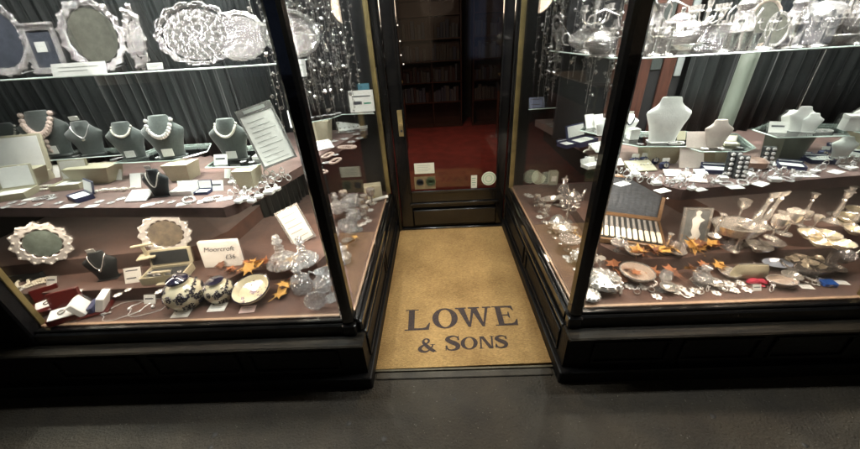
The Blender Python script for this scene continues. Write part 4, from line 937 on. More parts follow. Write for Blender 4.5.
put('ring_holder', 0, bracelet(JEWEL, .3), 148, 176, Zs, 18, 'silver bangle on the dark mount between the middle pair of neck stands', 'bangle', 0, None, R(60))
put('jewel_box', 'white', open_box(SATIN, SATIN, .6, .25), 262, 158, G1, 15, 'low white box on the ledge left of the framed price list', 'box')
# framed price list
p = on_z(285, 163, G1); u = mpp(p)
pf = empty('framed_price_list', (p.x-.02, p.y, G1+.002), R(22)); tag(pf, 'tilted silver framed price list with lines of print beside the left corner post', 'framed notice')
def fr_(mb): mb.at(rx=R(-20), ry=R(-13)); return mb
w, h = 34*u, 58*u
mb = fr_(MB()); mb.box(-w/2, -w/2+.01, -.006, .006, 0, h); mb.box(w/2-.01, w/2, -.006, .006, 0, h); mb.box(-w/2+.01, w/2-.01, -.006, .006, 0, .01); mb.box(-w/2+.01, w/2-.01, -.006, .006, h-.035, h); ob('frame', mb, SILV, pf)
mb = fr_(MB()); mb.box(-w/2+.01, w/2-.01, -.003, .003, .01, h-.035); ob('paper', mb, WHITE, pf)
mb = fr_(MB())
for k in range(9): mb.box(-w*.34, w*(.34-.1*(k % 3)), -.0040, -.0031, .025+k*(h-.07)/9, .0275+k*(h-.07)/9)
ob('print', mb, MT['grey_ink'], pf); mb = fr_(MB()); mb.box(-w*.3, w*.3, -.0072, -.0061, h-.026, h-.010); ob('heading', mb, MT['grey_ink'], pf)
put('price_card', 'b', card(.7, 1.0, 0), 297, 127, 1.14, 17, 'plain white card left of the corner post above the framed price list', 'card', R(20))
put('silver_mug', 0, mug, 262, 158, G1, 8, 'tiny silver mug beside the framed price list', 'mug')
# rows of rings and trinkets on the brown shelf (small, crowded)
def row(name, key, fn, pts, z, w, label, cat, group, jr=3.1, rx=0):
    for (px, py) in pts: put(name, key, fn, px+RN.uniform(-.7, .7), py+RN.uniform(-.5, .5), z, w*RN.uniform(.85, 1.2), label, cat, RN.uniform(-jr, jr), group, rx)
row('ring', 0, ring, [(232, 197), (237, 193), (242, 198), (247, 193), (252, 197), (236, 188), (258, 192), (262, 188), (256, 183), (264, 182), (268, 188), (272, 184), (260, 178), (267, 176), (275, 178), (280, 182), (285, 178), (289, 181), (283, 173)], Zs, 6.5, 'small silver ring in the crowded rows of rings left of the corner post', 'ring', 'rings at the front of the left shelf', .6)
row('ring_cushion', 0, ring_slot, [(234, 184), (240, 181), (246, 201), (253, 202), (239, 203), (260, 198), (270, 194), (277, 190)], Zs, 8, 'ring on a white cushion in the rows of rings left of the corner post', 'ring', 'rings on cushions at the front of the left shelf', .4)
row('brooch', 0, brooch, [(12, 203), (22, 204), (52, 199), (60, 203), (100, 202), (112, 203), (121, 199), (160, 203), (172, 203), (6, 208), (38, 205)], Zs, 9, 'small silver flower brooch lying loose along the front of the left brown shelf', 'brooch', 'brooches along the left shelf')
row('flat_card', 's', flat_card(), [(30, 200), (92, 206), (148, 205), (185, 204), (205, 201), (225, 199), (70, 206)], Zs, 12, 'small white price card lying flat along the front of the left brown shelf', 'card', 'cards lying on the left shelf', .5)
row('bracelet', 'silv', bracelet(JEWEL), [(44, 199), (190, 201), (213, 200), (247, 190)], Zs, 17, 'beaded silver bracelet lying at the front of the left brown shelf', 'bracelet', 'bracelets on the left shelf')
row('brooch', 1, brooch, [(222, 164), (243, 162), (252, 163), (160, 158), (120, 158), (115, 160), (186, 158), (196, 156), (76, 156), (42, 158)], G1, 7, 'small silver trinket lying on a low glass ledge of the left window', 'trinket', 'trinkets on the low left ledges')
# behind the left side glass, on the shelf
row('brooch', 2, brooch, [(312, 160), (320, 150), (330, 148), (336, 155), (345, 140), (352, 143), (340, 133), (356, 135), (364, 131), (318, 168), (326, 163), (350, 133), (360, 139), (334, 142)], Zs, 9, 'small silver brooch crowded on the shelf behind the left side glass', 'brooch', 'brooches behind the left side glass')
row('bracelet', 'blush', bracelet(PEARLP, .5), [(335, 162), (328, 156), (348, 148), (322, 172), (355, 128)], Zs, 17, 'blush pearl bracelet on the shelf behind the left side glass', 'bracelet', 'bracelets behind the left side glass')
put('display_pad', 'w', pad(), 350, 131, Zs, 22, 'white stud pad at the back of the shelf behind the left side glass', 'pad', R(20))
put('display_pad', 'w', pad(), 325, 150, Zs, 20, 'white stud pad in the middle of the shelf behind the left side glass', 'pad', R(35))
put('jewel_box', 'white', open_box(SATIN, SATIN, .6, .25), 361, 128, Zs, 14, 'low white box at the back end of the shelf behind the left side glass', 'box')
row('beaker', 0, beaker, [(308, 112), (313, 110), (319, 109), (325, 108), (331, 108)], 1.14, 11, 'silver beaker in the row on the small ledge behind the left side glass', 'beaker', 'silver beakers behind the left side glass')
row('brooch', 3, brooch, [(312, 118), (320, 117), (326, 116), (333, 115), (338, 114)], 1.14, 8, 'small silver trinket in front of the row of silver beakers', 'trinket', 'trinkets before the beakers')
p = on_z(363, 112, 1.14); u = mpp(p)
nc = empty('notice_card', (p.x, p.y, 1.142), R(5)); tag(nc, 'white notice card standing on the small ledge beside the brass strip', 'notice')
mb = MB(); mb.at(rx=R(-10)).box(-12*u, 12*u, -.002, .002, 0, 20*u); ob('card', mb, WHITE, nc); mb = MB(); mb.at(rx=R(-10)); mb.box(-9*u, 9*u, -.003, -.0021, 14*u, 15*u); mb.box(-8*u, 0, -.003, -.0021, 7*u, 10*u); ob('print', mb, INK, nc); mb = MB(); mb.at(rx=R(-10)).box(2*u, 9*u, -.003, -.0021, 7*u, 8.6*u); ob('green_print', mb, INKG, nc)
mb = MB(); mb.at(rx=R(-10)).box(-2*u, 9*u, .003, .006, 18*u, 26*u); o = ob('teal_label', mb, mat('teal_label', (.06, .18, .24), .6), nc)

# ------------------------------------------------------------------ left window: lower deck
D = ZD
put('shell_tray', 'white', tray(12, .14, JEWEL, mat('teal_well', (.20, .25, .22), .25, .4, noise_s=6, amt=.5), 1, .86, .17, .035), 52, 262, S2, 46, 'scalloped silver tray with a dark teal centre on the upper step', 'tray', R(18), 'scalloped trays on the lower deck', R(78))
put('shell_tray', 'white2', tray(14, .12, JEWEL, mat('amber_reflection_well', (.30, .25, .18), .25, .4, noise_s=5, col2=(.12, .11, .10)), 1, .82, .16, .03), 171, 252, S2, 46, 'scalloped silver tray with amber reflections behind the open cream box', 'tray', R(8), 'scalloped trays on the lower deck', R(74))  # amber reflections put into the well colour
put('t_bar_stand', 0, tstand, 148, 257, S2, 16, 'cream T bar stand left of the amber centred tray', 'stand', R(20))
put('jewel_box', 'creamdark', open_box(CREAM, FELTD, .5, .42), 170, 277, S1, 40, 'wide cream box with two dark lid panels below the amber centred tray', 'box', R(8))
row('ring', 1, ring, [(154, 281), (162, 280), (172, 279), (182, 277)], S1, 8, 'silver ring in the row in front of the wide cream box', 'ring', 'rings before the wide cream box')
put('price_card', 'c', card(.9, .9, 2), 134, 283, S1, 17, 'white printed card right of the charcoal neck stand', 'card', R(10))
bust_at(110, 278, S1, 34, FELTD, 'broad charcoal neck stand with a square pendant on the lower step', ('sq', chain_neck(.45, JEWEL, .012)), 'fine silver chain with a pendant on the broad charcoal neck stand', R(14), k=.85)
put('pendant_card', 'd', card(.5, .6, 0, CREAM), 60, 272, S1, 16, 'small cream pendant card below the teal centred tray', 'card', R(15))
put('jewel_box', 'dark2', open_box(FELTD, FELTD, .5, .3), 32, 276, S1, 36, 'dark flat case with a pale edge at the left end of the lower step', 'box', R(8))
row('bracelet', 'pale', bracelet(IVORY, .5), [(24, 284), (34, 285), (44, 282)], S1, 18, 'pale bead bracelet in front of the dark flat case', 'bracelet', 'pale bead bracelets on the lower step')
put('price_card', 'a', card(.9, .7, 0, CREAM), 52, 285, S1, 12, 'cream card right of the pale bead bracelets', 'card')
def redbox():
    a = MB(); a.bbox(-.5, .5, -.35, .35, 0, .3, .03); b_ = MB(); b_.at(rx=R(12)).bbox(-.42, .42, -.30, .25, .33, .40, .02); l = MB(); l.at((0, .36, .3), rx=R(-15)).bbox(-.5, .5, 0, .18, 0, .7, .03); g = MB(); g.at(rx=R(12)).tube(circ(.1, 14, .44, 0, -.05), .03, 6, True)
    return [('base', a, REDB, None), ('pad', b_, SATIN, [('ring', g, SILV)]), ('lid', l, REDB, None)]
put('red_box', 0, redbox, 69, 318, D, 25, 'open red lacquer box with a white pad and ring at the front left', 'box', R(28))
put('red_box', 0, redbox, 52, 308, D, 20, 'open red lacquer box half hidden behind the front red box', 'box', R(40))
put('red_box', 1, lambda: [('red_box', MB().bbox(-.5, .5, -.4, .4, 0, .3, .04), REDB, None)], 45, 312, D, 22, 'low closed red box at the left end of the deck', 'box', R(20))
def vbox():
    a = MB(); a.bbox(-.5, .5, -.4, .4, 0, .12, .02); b_ = MB(); b_.at((-.24, 0, .12), ry=R(-24)).bbox(-.12, .12, -.36, .36, 0, .62, .02); c = MB(); c.at((.24, 0, .12), ry=R(24)).bbox(-.12, .12, -.36, .36, 0, .62, .02); n = MB(); n.at((0, 0, .13)).bbox(-.09, .09, -.34, .34, 0, .25, .02)
    return [('base', a, REDB, None), ('pad', b_, SATIN, None), ('pad', c, SATIN, None), ('slot', n, NAVY, None)]
put('watch_stand', 0, vbox, 97, 311, D, 25, 'V shaped white watch stand on a red base between red box and wire necklace', 'stand', R(24))
put('necklace', 'coil', coil, 126, 310, D, 42, 'coiled fine silver wire necklace lying left of the small T stand', 'necklace', R(20))
put('necklace', 'coil', coil, 150, 307, D, 40, 'coiled fine silver wire necklace lying under the small T stand', 'necklace', R(10))
put('t_bar_stand', 0, tstand, 148, 300, D, 15, 'small cream T bar stand over the wire necklaces', 'stand', R(8))
put('price_card', 'a', card(.9, .7, 0, CREAM), 150, 304, D, 13, 'cream card at the foot of the small T stand', 'card')
put('bracelet', 'strands', strand(JEWEL), 96, 316, D, 26, 'short silver strand with a red clasp end near the front red box', 'bracelet', R(22))
put('ginger_jar', 1, ginger_jar(True), 190, 304, D, 35, 'lidded cream and midnight floral ginger jar', 'jar')
put('ginger_jar', 2, ginger_jar(False), 223, 299, D, 27, 'smaller unlidded cream floral vase right of the ginger jar', 'vase')
put('floral_bowl', 0, floral_bowl, 256, 297, D, 36, 'cream floral pottery bowl with a dark rim tilted to the street', 'bowl', 0, None, R(14), 0, .012)
for px, py, lb in ((182, 314, 'white price card below the ginger jar'), (218, 308, 'white price card below the smaller floral vase')):
    put('flat_card', 's', flat_card(), px, py, D, 17, lb, 'card', R(2), None, R(10), 0, .004)
put('flat_card', 'p', flat_card(1, .55, mat('pink_printed_card', (.72, .52, .48), .7)), 248, 310, D, 15, 'pink printed card below the floral bowl', 'card', R(6), None, R(10), 0, .004)
# Moorcroft sign
p = on_z(224, 267, S1); u = mpp(p); ms = empty('pottery_sign', (p.x, p.y, S1+.001), R(3)); tag(ms, 'white block sign reading Moorcroft with a price behind the floral vases', 'sign')
w, h = 38*u, 28*u
mb = MB(); mb.at(rx=R(-8)).bbox(-w/2, w/2, -.0, .028, 0, h, .003); ob('block', mb, SATIN, ms)
def text(s_, size, x, z, parent, mt, shear=.3, rx=-8, y=-.0012):
    c = bpy.data.curves.new('t', 'FONT'); c.body = s_; c.size = size; c.shear = shear; c.align_x = 'CENTER'; c.extrude = .0004; o = bpy.data.objects.new('t', c); COL.objects.link(o)
    bpy.context.view_layer.update(); me = bpy.data.meshes.new_from_object(o.evaluated_get(bpy.context.evaluated_depsgraph_get())); bpy.data.objects.remove(o)
    me.materials.clear(); q = ob('lettering', me, mt, parent); q.matrix_local = Matrix.Rotation(R(rx), 4, 'X') @ Matrix.Translation((x, y, z)) @ Matrix.Rotation(R(90), 4, 'X'); return q
text('Moorcroft', h*.25, 0, h*.62, ms, INK); text('£36', h*.24, w*.24, h*.30, ms, INK, .1)
# framed card and decanters near the corner
p = on_z(305, 244, S1); u = mpp(p); fc = empty('framed_card', (p.x-.01, p.y+.03, S1+.001), R(24)); tag(fc, 'tilted framed price card behind the broad based decanter', 'framed notice')
mb = MB(); mb.at(rx=R(-22), ry=R(-16)).box(-12*u, 12*u, 0, .006, 0, 38*u); ob('frame', mb, SILV, fc); mb = MB(); mb.at(rx=R(-22), ry=R(-16)).box(-10*u, 10*u, -.002, -.0005, 2*u, 36*u); ob('paper', mb, WHITE, fc)
mb = MB(); mb.at(rx=R(-22), ry=R(-16))
for k in range(5): mb.box(-8*u, (7-3*(k % 2))*u, -.003, -.0021, (6+6*k)*u, (7+6*k)*u)
ob('print', mb, MT['grey_ink'], fc)
put('decanter', 0, decanter(0), 284, 264, S1, 32, 'broad based ship decanter with a round stopper', 'decanter')
put('decanter', 0, decanter(0), 305, 262, S1, 28, 'broad based decanter behind the corner post, right of the first', 'decanter', R(30))
put('decanter', 1, decanter(1), 303, 290, D, 31, 'straight cut glass decanter in front of the broad based decanters', 'decanter')
put('glass_jug', 2, decanter(2), 324, 290, D, 27, 'cut glass jug with a handle left of the corner post', 'jug')
put('glass_disc', 0, glass_stopper_disc, 318, 309, D, 22, 'round cut glass disc standing at the foot of the corner post', 'glassware', R(20))
put('wine_glass', 0, wine_glass, 332, 298, D, 34, 'stemmed glass beside the round glass disc', 'glass')
for px, py, w, mt, nr in [(232, 273, 14, LEAFO, 'left of the orange pair behind the vases'), (250, 272, 20, LEAFY, 'standing up right of the pottery sign'), (262, 268, 18, LEAFY, 'right of the pottery sign at the step edge'), (241, 277, 16, LEAFB, 'between the floral vases'), (272, 279, 14, LEAFO, 'right behind the floral bowl'), (284, 278, 18, LEAFY, 'behind the straight decanter'), (287, 290, 22, LEAFY, 'lying below the straight decanter'), (280, 297, 24, LEAFY, 'lying nearest the glass right of the floral bowl'), (264, 279, 14, LEAFB, 'at the rim of the floral bowl'), (278, 270, 12, LEAFB, 'beside the broad based decanter'), (296, 284, 13, LEAFO, 'at the foot of the straight decanter'), (215, 280, 13, LEAFB, 'between ginger jar and smaller vase'), (330, 268, 14, LEAFO, 'at the corner post behind the jug')]:
    leaf(px, py, D if py > 272 else S1, w, mt, RN.uniform(.0, .03), None, nr)
leaf(352, 245, D, 14, LEAFO, .01, None, 'behind the side glass beside the wine glasses'); leaf(356, 240, D, 10, LEAFY, .01, None, 'behind the side glass beyond the orange one'); leaf(345, 252, D, 12, LEAFY, .01, None, 'behind the side glass at the corner post')
# left side glass, lower deck
for i, (px, py, w, st, lb) in enumerate([(341, 228, 22, 0, 'broad based decanter behind the left side glass'), (352, 232, 20, 1, 'straight glass decanter behind the left side glass beside the leaves'), (346, 262, 20, 2, 'glass jug behind the left side glass nearest the corner post'), (338, 212, 20, 1, 'straight glass decanter behind the left side glass, farthest from the corner')]):
    put('decanter', st, decanter(st), px, py, D, w, lb, 'decanter', R(i*40))
row('wine_glass', 0, wine_glass, [(350, 222), (358, 230), (357, 218), (347, 240), (338, 245)], D, 22, 'stemmed wine glass in the group behind the left side glass', 'glass', 'wine glasses behind the left side glass')
row('goblet', 0, goblet, [(361, 214), (366, 208), (372, 204), (366, 218), (345, 205)], D, 14, 'small silver goblet behind the left side glass near the white boxes', 'goblet', 'goblets behind the left side glass')
row('brooch', 4, brooch, [(375, 203), (380, 199), (370, 211), (364, 224), (369, 221), (384, 196), (360, 226)], D, 7, 'small silver trinket on the deck behind the left side glass', 'trinket', 'trinkets on the deck behind the left side glass')
put('gift_box', 'mint', lambda: [('base', MB().bbox(-.5, .5, -.3, .3, 0, .55, .02), mat('mint_card', (.42, .50, .38), .7, noise_s=20, amt=.15), None), ('label', MB().box(-.3, .1, -.306, -.301, .15, .4), mat('aqua_label', (.25, .5, .48), .6), None)], 362, 190, D, 18, 'mint green box behind the left side glass', 'box', R(8))
put('price_card', 'mint', card(1, .45, 1, MT['mint_card'], MT['grey_ink']), 361, 177, D+.0, 22, 'wide mint green card standing behind the mint box', 'card', R(5), None, 0, 0, .06)
put('gift_box', 'cream', lambda: [('base', MB().bbox(-.5, .5, -.3, .3, 0, .8, .03), CREAM, None), ('ribbon', MB().box(-.04, .04, -.306, -.301, .0, .8), GOLD, None)], 374, 197, D, 17, 'cream gift box with a gold ribbon right of the mint box', 'box', R(12))
put('white_roll', 0, lambda: [('white_roll', MB().at((0, 0, .07), ry=R(90)).lathe([(.05, -.5), (.07, -.49), (.07, .49), (.05, .5)], 16), SATIN, None)], 377, 201, D, 24, 'white rolled cloth tube in front of the cream gift box', 'roll', R(30))
def chain_set(n, x0, x1, y0, y1, lb, grp, seed, ztop=2.38, sc=(1, 1.25)):
    rn = random.Random(seed)
    def mk(k):
        def f():
            m_ = MB(); rr_ = random.Random(k); L_ = 1; zz = 0; c = MB()
            m_.tube([(.004*math.sin(i*.9+k), .004*math.cos(i*1.3), -i*.1) for i in range(11)], .0016, 4)
            for i in range(44):
                z = -.10-.020*i; m_.ball((.006*math.sin(i*1.7), .005*math.cos(i), z), rr_.uniform(.0018, .0048), 6)
            for i in range(9):
                z = -.25-.08*i+rr_.uniform(-.02, .02); a = rr_.uniform(0, 6.28); c.at((.014*math.cos(a), .014*math.sin(a), z), rx=rr_.uniform(0, 3), rz=a).lathe([(.001, -.012), (.011, 0), (.001, .012)], 5)
            return [('chain', m_, CHAINM, None), ('charms', c, CHAINM, None)]
        return f
    for i in range(n):
        x, y = rn.uniform(x0, x1), rn.uniform(y0, y1); k = rn.randint(0, 5)
        spawn('hanging_charm_chain', k, mk(k), lb, 'chain', (x, y, ztop), rn.uniform(0, 6), rn.uniform(*sc), grp)
chain_set(52, -1.05, -.52, 1.9, 2.66, 'thin silver charm chain in the cluster hanging behind the left side glass', 'charm chains hanging behind the left side glass', 3)
chain_set(64, .68, 1.12, 2.0, 2.68, 'thin silver charm chain in the cluster hanging behind the right side glass', 'charm chains hanging behind the right side glass', 4)

# ------------------------------------------------------------------ right window: silver on the high shelf
SG = 'silver hollowware on the high right shelf'
def hi(name, key, fn, px, w, label, cat, Y=1.62, rz=0, rx=0, dz=0, hp=None):
    p = on_y(px, 50, Y); u = mpp((p.x, Y, RZ_)); return spawn(name, key, fn, label, cat, (p.x, Y, RZ_+.001+dz), rz, 1.04*w*u, SG, R(rx))
hi('ewer', 0, ewer, 650, 44, 'chased silver ewer beside the right corner post', 'jug', 1.6, R(200))
hi('teapot', 0, teapot, 673, 50, 'large chased teapot with a finial, first right of the ewer', 'teapot', 1.60, R(12))
hi('epergne', 0, epergne, 662, 40, 'silver swing handled basket behind the large chased teapot', 'basket', 1.78)
hi('candelabrum', 0, candelabrum, 697, 42, 'silver candelabrum with four arms right of the large teapot', 'candelabrum', 1.72)
for px, lb in ((696, 'left'), (707, 'middle'), (718, 'right')):
    hi('silver_mug', 0, mug, px, 22, f'{lb} one of three silver mugs under the candelabrum', 'mug', 1.56, R(15))
hi('sauceboat', 0, sauceboat, 684, 26, 'low silver sauceboat between the large teapot and the mugs', 'sauceboat', 1.52, R(-10))
hi('coffee_pot', 0, coffee_pot, 732, 46, 'tall silver coffee pot right of the three mugs', 'coffee pot', 1.62, R(10))
hi('ewer', 0, ewer, 744, 44, 'tall silver ewer right of the coffee pot', 'jug', 1.72, R(30))
hi('oval_mirror', 0, tray(20, .03, ROSE, WELL, .8, 1.2, .08, .02), 757, 34, 'upright oval mirror tray with a copper toned rim', 'mirror', 1.64, R(-12), 76)
hi('oval_mirror', 1, tray(18, .03, SILV, WELL, .7, 1.1, .10, .02), 771, 28, 'small upright silver rimmed mirror right of the copper toned one', 'mirror', 1.58, R(-18), 74)
hi('beaker', 0, beaker, 741, 16, 'silver beaker in front of the tall ewer', 'beaker', 1.53); hi('beaker', 0, beaker, 729, 15, 'silver beaker in front of the coffee pot', 'beaker', 1.53); hi('beaker', 0, beaker, 751, 14, 'silver beaker at the left foot of the copper rimmed mirror', 'beaker', 1.52)
hi('coffee_pot', 0, coffee_pot, 783, 44, 'silver coffee pot left of the big shell dish', 'coffee pot', 1.66, R(170))
hi('tureen', 0, tureen, 806, 54, 'big oval lidded silver tureen under the tilted dish', 'tureen', 1.66, R(8))
hi('shell_dish', 0, shell_dish, 806, 40, 'large scalloped silver shell dish standing tilted before the tureen', 'dish', 1.56, R(8), 50)
hi('candelabrum', 0, candelabrum, 829, 48, 'silver candelabrum right of the tureen', 'candelabrum', 1.66, .6)
hi('ewer', 0, ewer, 843, 48, 'tall silver ewer right of the second candelabrum', 'jug', 1.58, R(10))
hi('teapot', 0, teapot, 862, 46, 'chased teapot cut by the right edge of the photo', 'teapot', 1.6, R(190))
hi('epergne', 0, epergne, 850, 40, 'silver swing handled basket near the right edge', 'basket', 1.78)
hi('goblet', 0, goblet, 819, 20, 'silver goblet in front of the second candelabrum', 'goblet', 1.52); hi('goblet', 0, goblet, 787, 20, 'silver goblet beside the shell dish', 'goblet', 1.5); hi('bowl', 's', bowl(), 833, 24, 'small fluted silver bowl under the tall right ewer', 'bowl', 1.52)
hi('epergne', 0, epergne, 598, 36, 'silver swing handled basket left of the right corner post', 'basket', 1.80)
hi('candelabrum', 0, candelabrum, 590, 44, 'silver candelabrum left of the right corner post', 'candelabrum', 1.98)
hi('tureen', 0, tureen, 598, 34, 'oval lidded silver tureen left of the right corner post', 'tureen', 1.62, R(30)); hi('teapot', 0, teapot, 580, 30, 'small teapot behind the right side glass', 'teapot', 2.1)
hi('ewer', 0, ewer, 560, 30, 'silver ewer farthest back behind the right side glass', 'jug', 2.3)
# ------------------------------------------------------------------ right window: neck stands and ledges
WG = 'white neck stands in the right window'
bust_at(661, 142, G1, 40, SATIN, 'largest bright white neck stand', None, '', R(-6), WG, 1.0)
bust_at(713, 147, G1-.012, 25, PINKW, 'small blush neck stand right of the largest white one', None, '', R(-8), WG)
bust_at(626, 134, G1, 18, SATIN, 'small white neck stand beside the right corner post', ('ringn', chain_neck(.4, GEM, .03, False)), 'dark necklace on the small white neck stand by the corner post', R(-6), WG)
bust_at(796, 131, 1.12, 22, SATIN, 'left of the two small white neck stands on the far ledge', None, '', R(-14), WG); bust_at(807, 132, 1.12, 17, SATIN, 'right of the two small white neck stands on the far ledge', None, '', R(-18), WG)
put('price_card', 'a', card(.9, .7, 0, SATIN), 777, 133, 1.12, 16, 'folded white card left of the two small white neck stands', 'card', R(-20)); put('bracelet', 'silv', bracelet(JEWEL), 822, 132, 1.12, 18, 'silver bracelet right of the two small white neck stands', 'bracelet')
put('gift_box', 'plain', lambda: [('base', MB().bbox(-.5, .5, -.4, .4, 0, .9, .03), SATIN, None), ('lid', MB().bbox(-.52, .52, -.42, .42, .901, 1.15, .03), SATIN, None)], 848, 130, 1.13, 13, 'small white lidded box at the right edge ledge', 'box', R(-20))
put('earring_card', 'c', card(.7, .8, 0, CREAM), 681, 140, G1, 11, 'small cream card right of the largest white neck stand', 'card', R(-10)); put('earring_card', 'p', card(1, .9, 0, PINKW), 696, 148, G1-.012, 18, 'blush fan shaped card between the two neck stands', 'card', R(-10)); put('bracelet', 'silv', bracelet(JEWEL), 676, 144, G1, 16, 'silver bracelet at the foot of the largest white neck stand', 'bracelet')
put('ring_box', 'cream2', open_box(CREAM, SATIN, .8, .5), 730, 145, G1-.012, 12, 'small cream ring box right of the small blush neck stand', 'box', R(-20)); put('gift_box', 'plain', None, 632, 139, G1, 9, 'tiny white lidded box beside the small white neck stand', 'box') if ('gift_box', 'plain') in KIT else None
for px, lb in ((591, 'tallest pale upright card at the right side ledge'), (600, 'second pale upright card beside the right corner post')):
    put('earring_card', 'w', card(.6, .8, 0, SATIN), px, 128, G1, 17, lb, 'card', R(15))
row('brooch', 5, brooch, [(612, 139), (620, 141), (640, 144), (705, 149), (720, 149), (740, 148), (765, 130), (835, 131)], G1, 7, 'small silver trinket lying on a low glass ledge of the right window', 'trinket', 'trinkets on the low right ledges')
glass_shelf('glass_shelf', zg([(580, 130), (606, 136), (612, 128), (590, 122)]), G1+.001, 'tiny glass ledge left of the right corner post under two pale cards')
# right brown shelf
for (px, py, lb) in ((633, 165, 'watch on a dark cushion, first of the three in a row from the post'), (643, 164, 'watch on a dark cushion, middle of the three in a row'), (653, 164, 'watch on a dark cushion, right of the three in a row'), (663, 169, 'watch on a dark cushion, set forward right of the row of three')):
    put('watch', 0, watch, px, py, Zs, 9.5, lb, 'watch', R(-8))
put('display_pad', 'w', pad(), 617, 166, Zs, 14, 'pale pad right of the post beside the first watch', 'pad'); put('display_pad', 'long', pad(CREAM, 15, 7, 1), 644, 172, Zs, 26, 'long cream pad in front of the row of watches', 'pad')
put('earring_card', 'p', card(1, .9, 0, PINKW), 691, 168, Zs, 22, 'blush square card standing behind the crowd of rings', 'card', R(-8)); put('jewel_box', 'darkw', open_box(NAVY, SATIN, .7, .12), 715, 172, Zs, 22, 'flat dark box with a bright white pad right of the blush card', 'box', R(-20))
put('display_pad', 'pk', pad(PINKW, 18, 4, 3), 674, 177, Zs, 16, 'blush stud pad left of the blush square card', 'pad', R(-14)); put('display_pad', 'pk', pad(PINKW, 18, 4, 3), 697, 183, Zs, 18, 'blush stud pad at the front edge under the blush card', 'pad', R(-20))
row('ring', 2, ring, [(610, 174), (615, 176), (620, 173), (625, 177), (631, 178), (637, 180), (645, 178), (652, 180), (659, 182), (666, 184), (671, 186), (680, 188), (685, 186), (688, 180), (704, 181), (709, 183), (712, 186), (640, 183), (628, 182), (650, 184)], Zs, 6.5, 'small silver ring in the crowded rows along the front of the right brown shelf', 'ring', 'rings at the front of the right shelf', .6)
def column():
    a = MB(); a.at(rx=R(-14)).bbox(-.45, .45, 0, .3, 0, 1.9, .05); b_ = MB(); b_.at(rx=R(-14))
    for i in range(5):
        for x in (-.22, .22): b_.ball((x, -.06, .25+.36*i), .16, 6)
    return [('stand', a, FELTD, None), ('rings', b_, JEWEL, None)]
put('ring_stand', 0, column, 731, 177, Zs, 13, 'upright dark stand of silver rings below the blush neck stand', 'ring stand', R(-10)); put('ring_stand', 0, column, 739, 179, Zs, 12, 'second upright stand of silver rings beside a bronze cushion', 'ring stand', R(-14)); put('ring_stand', 0, column, 765, 170, Zs, 12, 'upright stand of silver rings left of the yellow support', 'ring stand', R(-14))
put('display_cushion', 0, lambda: [('display_cushion', MB().bbox(-.5, .5, -.35, .35, 0, .55, .15), mat('bronze_silk', (.28, .17, .12), .4, noise_s=10, amt=.3, sheen=.3), None)], 752, 169, Zs, 20, 'bronze silk cushion between stands of rings', 'cushion', R(-15))
row('ring', 3, ring, [(757, 177), (763, 179), (770, 176), (776, 177), (781, 175), (748, 182), (754, 181), (790, 176), (824, 166), (829, 164), (836, 165), (842, 163), (848, 163), (852, 166), (858, 162), (820, 170)], Zs, 7, 'small silver ring in the rows at the right end of the right shelf', 'ring', 'rings at the right end of the right shelf', .6)
row('bracelet', 'silv', bracelet(JEWEL), [(725, 184), (800, 174), (672, 182), (845, 169), (742, 184), (786, 180)], Zs, 16, 'beaded silver bracelet lying at the front of the right brown shelf', 'bracelet', 'bracelets on the right shelf')
row('flat_card', 's', flat_card(), [(808, 176), (735, 187), (622, 184), (836, 172), (760, 184), (662, 191), (700, 190)], Zs, 13, 'small white price card lying flat along the front of the right brown shelf', 'card', 'cards lying on the right shelf', .5)
for px, py, w, rz, lb in ((802, 159, 18, -20, 'open dark case with white pad behind the fan of white bracelets'), (790, 168, 20, -30, 'open dark case with white pad right of the yellow support'), (818, 162, 20, -15, 'open dark case with white pad under the ledge of two neck stands'), (845, 153, 24, -25, 'wide open dark case with white pad at the right end')):
    put('jewel_box', 'darkw', open_box(NAVY, SATIN, .7, .12), px, py, Zs, w, lb, 'box', R(rz))
put('watch', 0, watch, 821, 157, Zs, 9, 'watch on a dark cushion under the ledge of two white neck stands', 'watch', R(-18))
# right side glass, shelf
put('jewel_box', 'darkw2', open_box(NAVY, SATIN, .6, .5), 582, 144, Zs, 26, 'open navy box with a white lid lining behind the right side glass', 'box', R(30)); put('jewel_box', 'darkw', open_box(NAVY, SATIN, .7, .12), 568, 146, Zs, 18, 'flat navy box left of the open navy box behind the right side glass', 'box', R(25))
put('jewel_box', 'dark2', open_box(FELTD, FELTD, .5, .3), 566, 121, Zs, 24, 'dark case at the back of the shelf behind the right side glass', 'box', R(30)); put('display_pad', 'w', pad(), 573, 126, Zs, 17, 'white stud pad beside the dark case behind the right side glass', 'pad', R(35)); put('bracelet', 'strandp', strand(PEARL), 589, 151, Zs, 18, 'pearl bracelet near the right corner post', 'bracelet', R(35))
row('brooch', 6, brooch, [(552, 127), (558, 130), (563, 127), (556, 134), (548, 125), (590, 163), (588, 158), (597, 168), (570, 132), (600, 160)], Zs, 7, 'small silver brooch on the shelf behind the right side glass', 'brooch', 'brooches behind the right side glass')
put('display_pad', 'w', pad(), 604, 152, Zs, 20, 'white stud pad on the shelf left of the right corner post', 'pad', R(20)); put('jewel_box', 'white', open_box(SATIN, SATIN, .6, .25), 591, 167, Zs, 17, 'low white box at the shelf corner left of the right corner post', 'box', R(20))
put('blue_card', 0, card(1, .7, 2, mat('blue_grey_card', (.10, .11, .17), .6)), 537, 108, 1.14, 15, 'blue grey card on the ledge next to the right brass strip', 'card'); row('beaker', 0, beaker, [(562, 104), (570, 105), (580, 104), (588, 104)], 1.14, 9, 'small silver beaker on the ledge below the right hanging chains', 'beaker', 'beakers behind the right side glass')
row('candlestick', 0, candlestick, [(613, 128), (620, 124)], G1, 20, 'slim silver candlestick just right of the right corner post', 'candlestick', 'candlesticks by the right corner post')

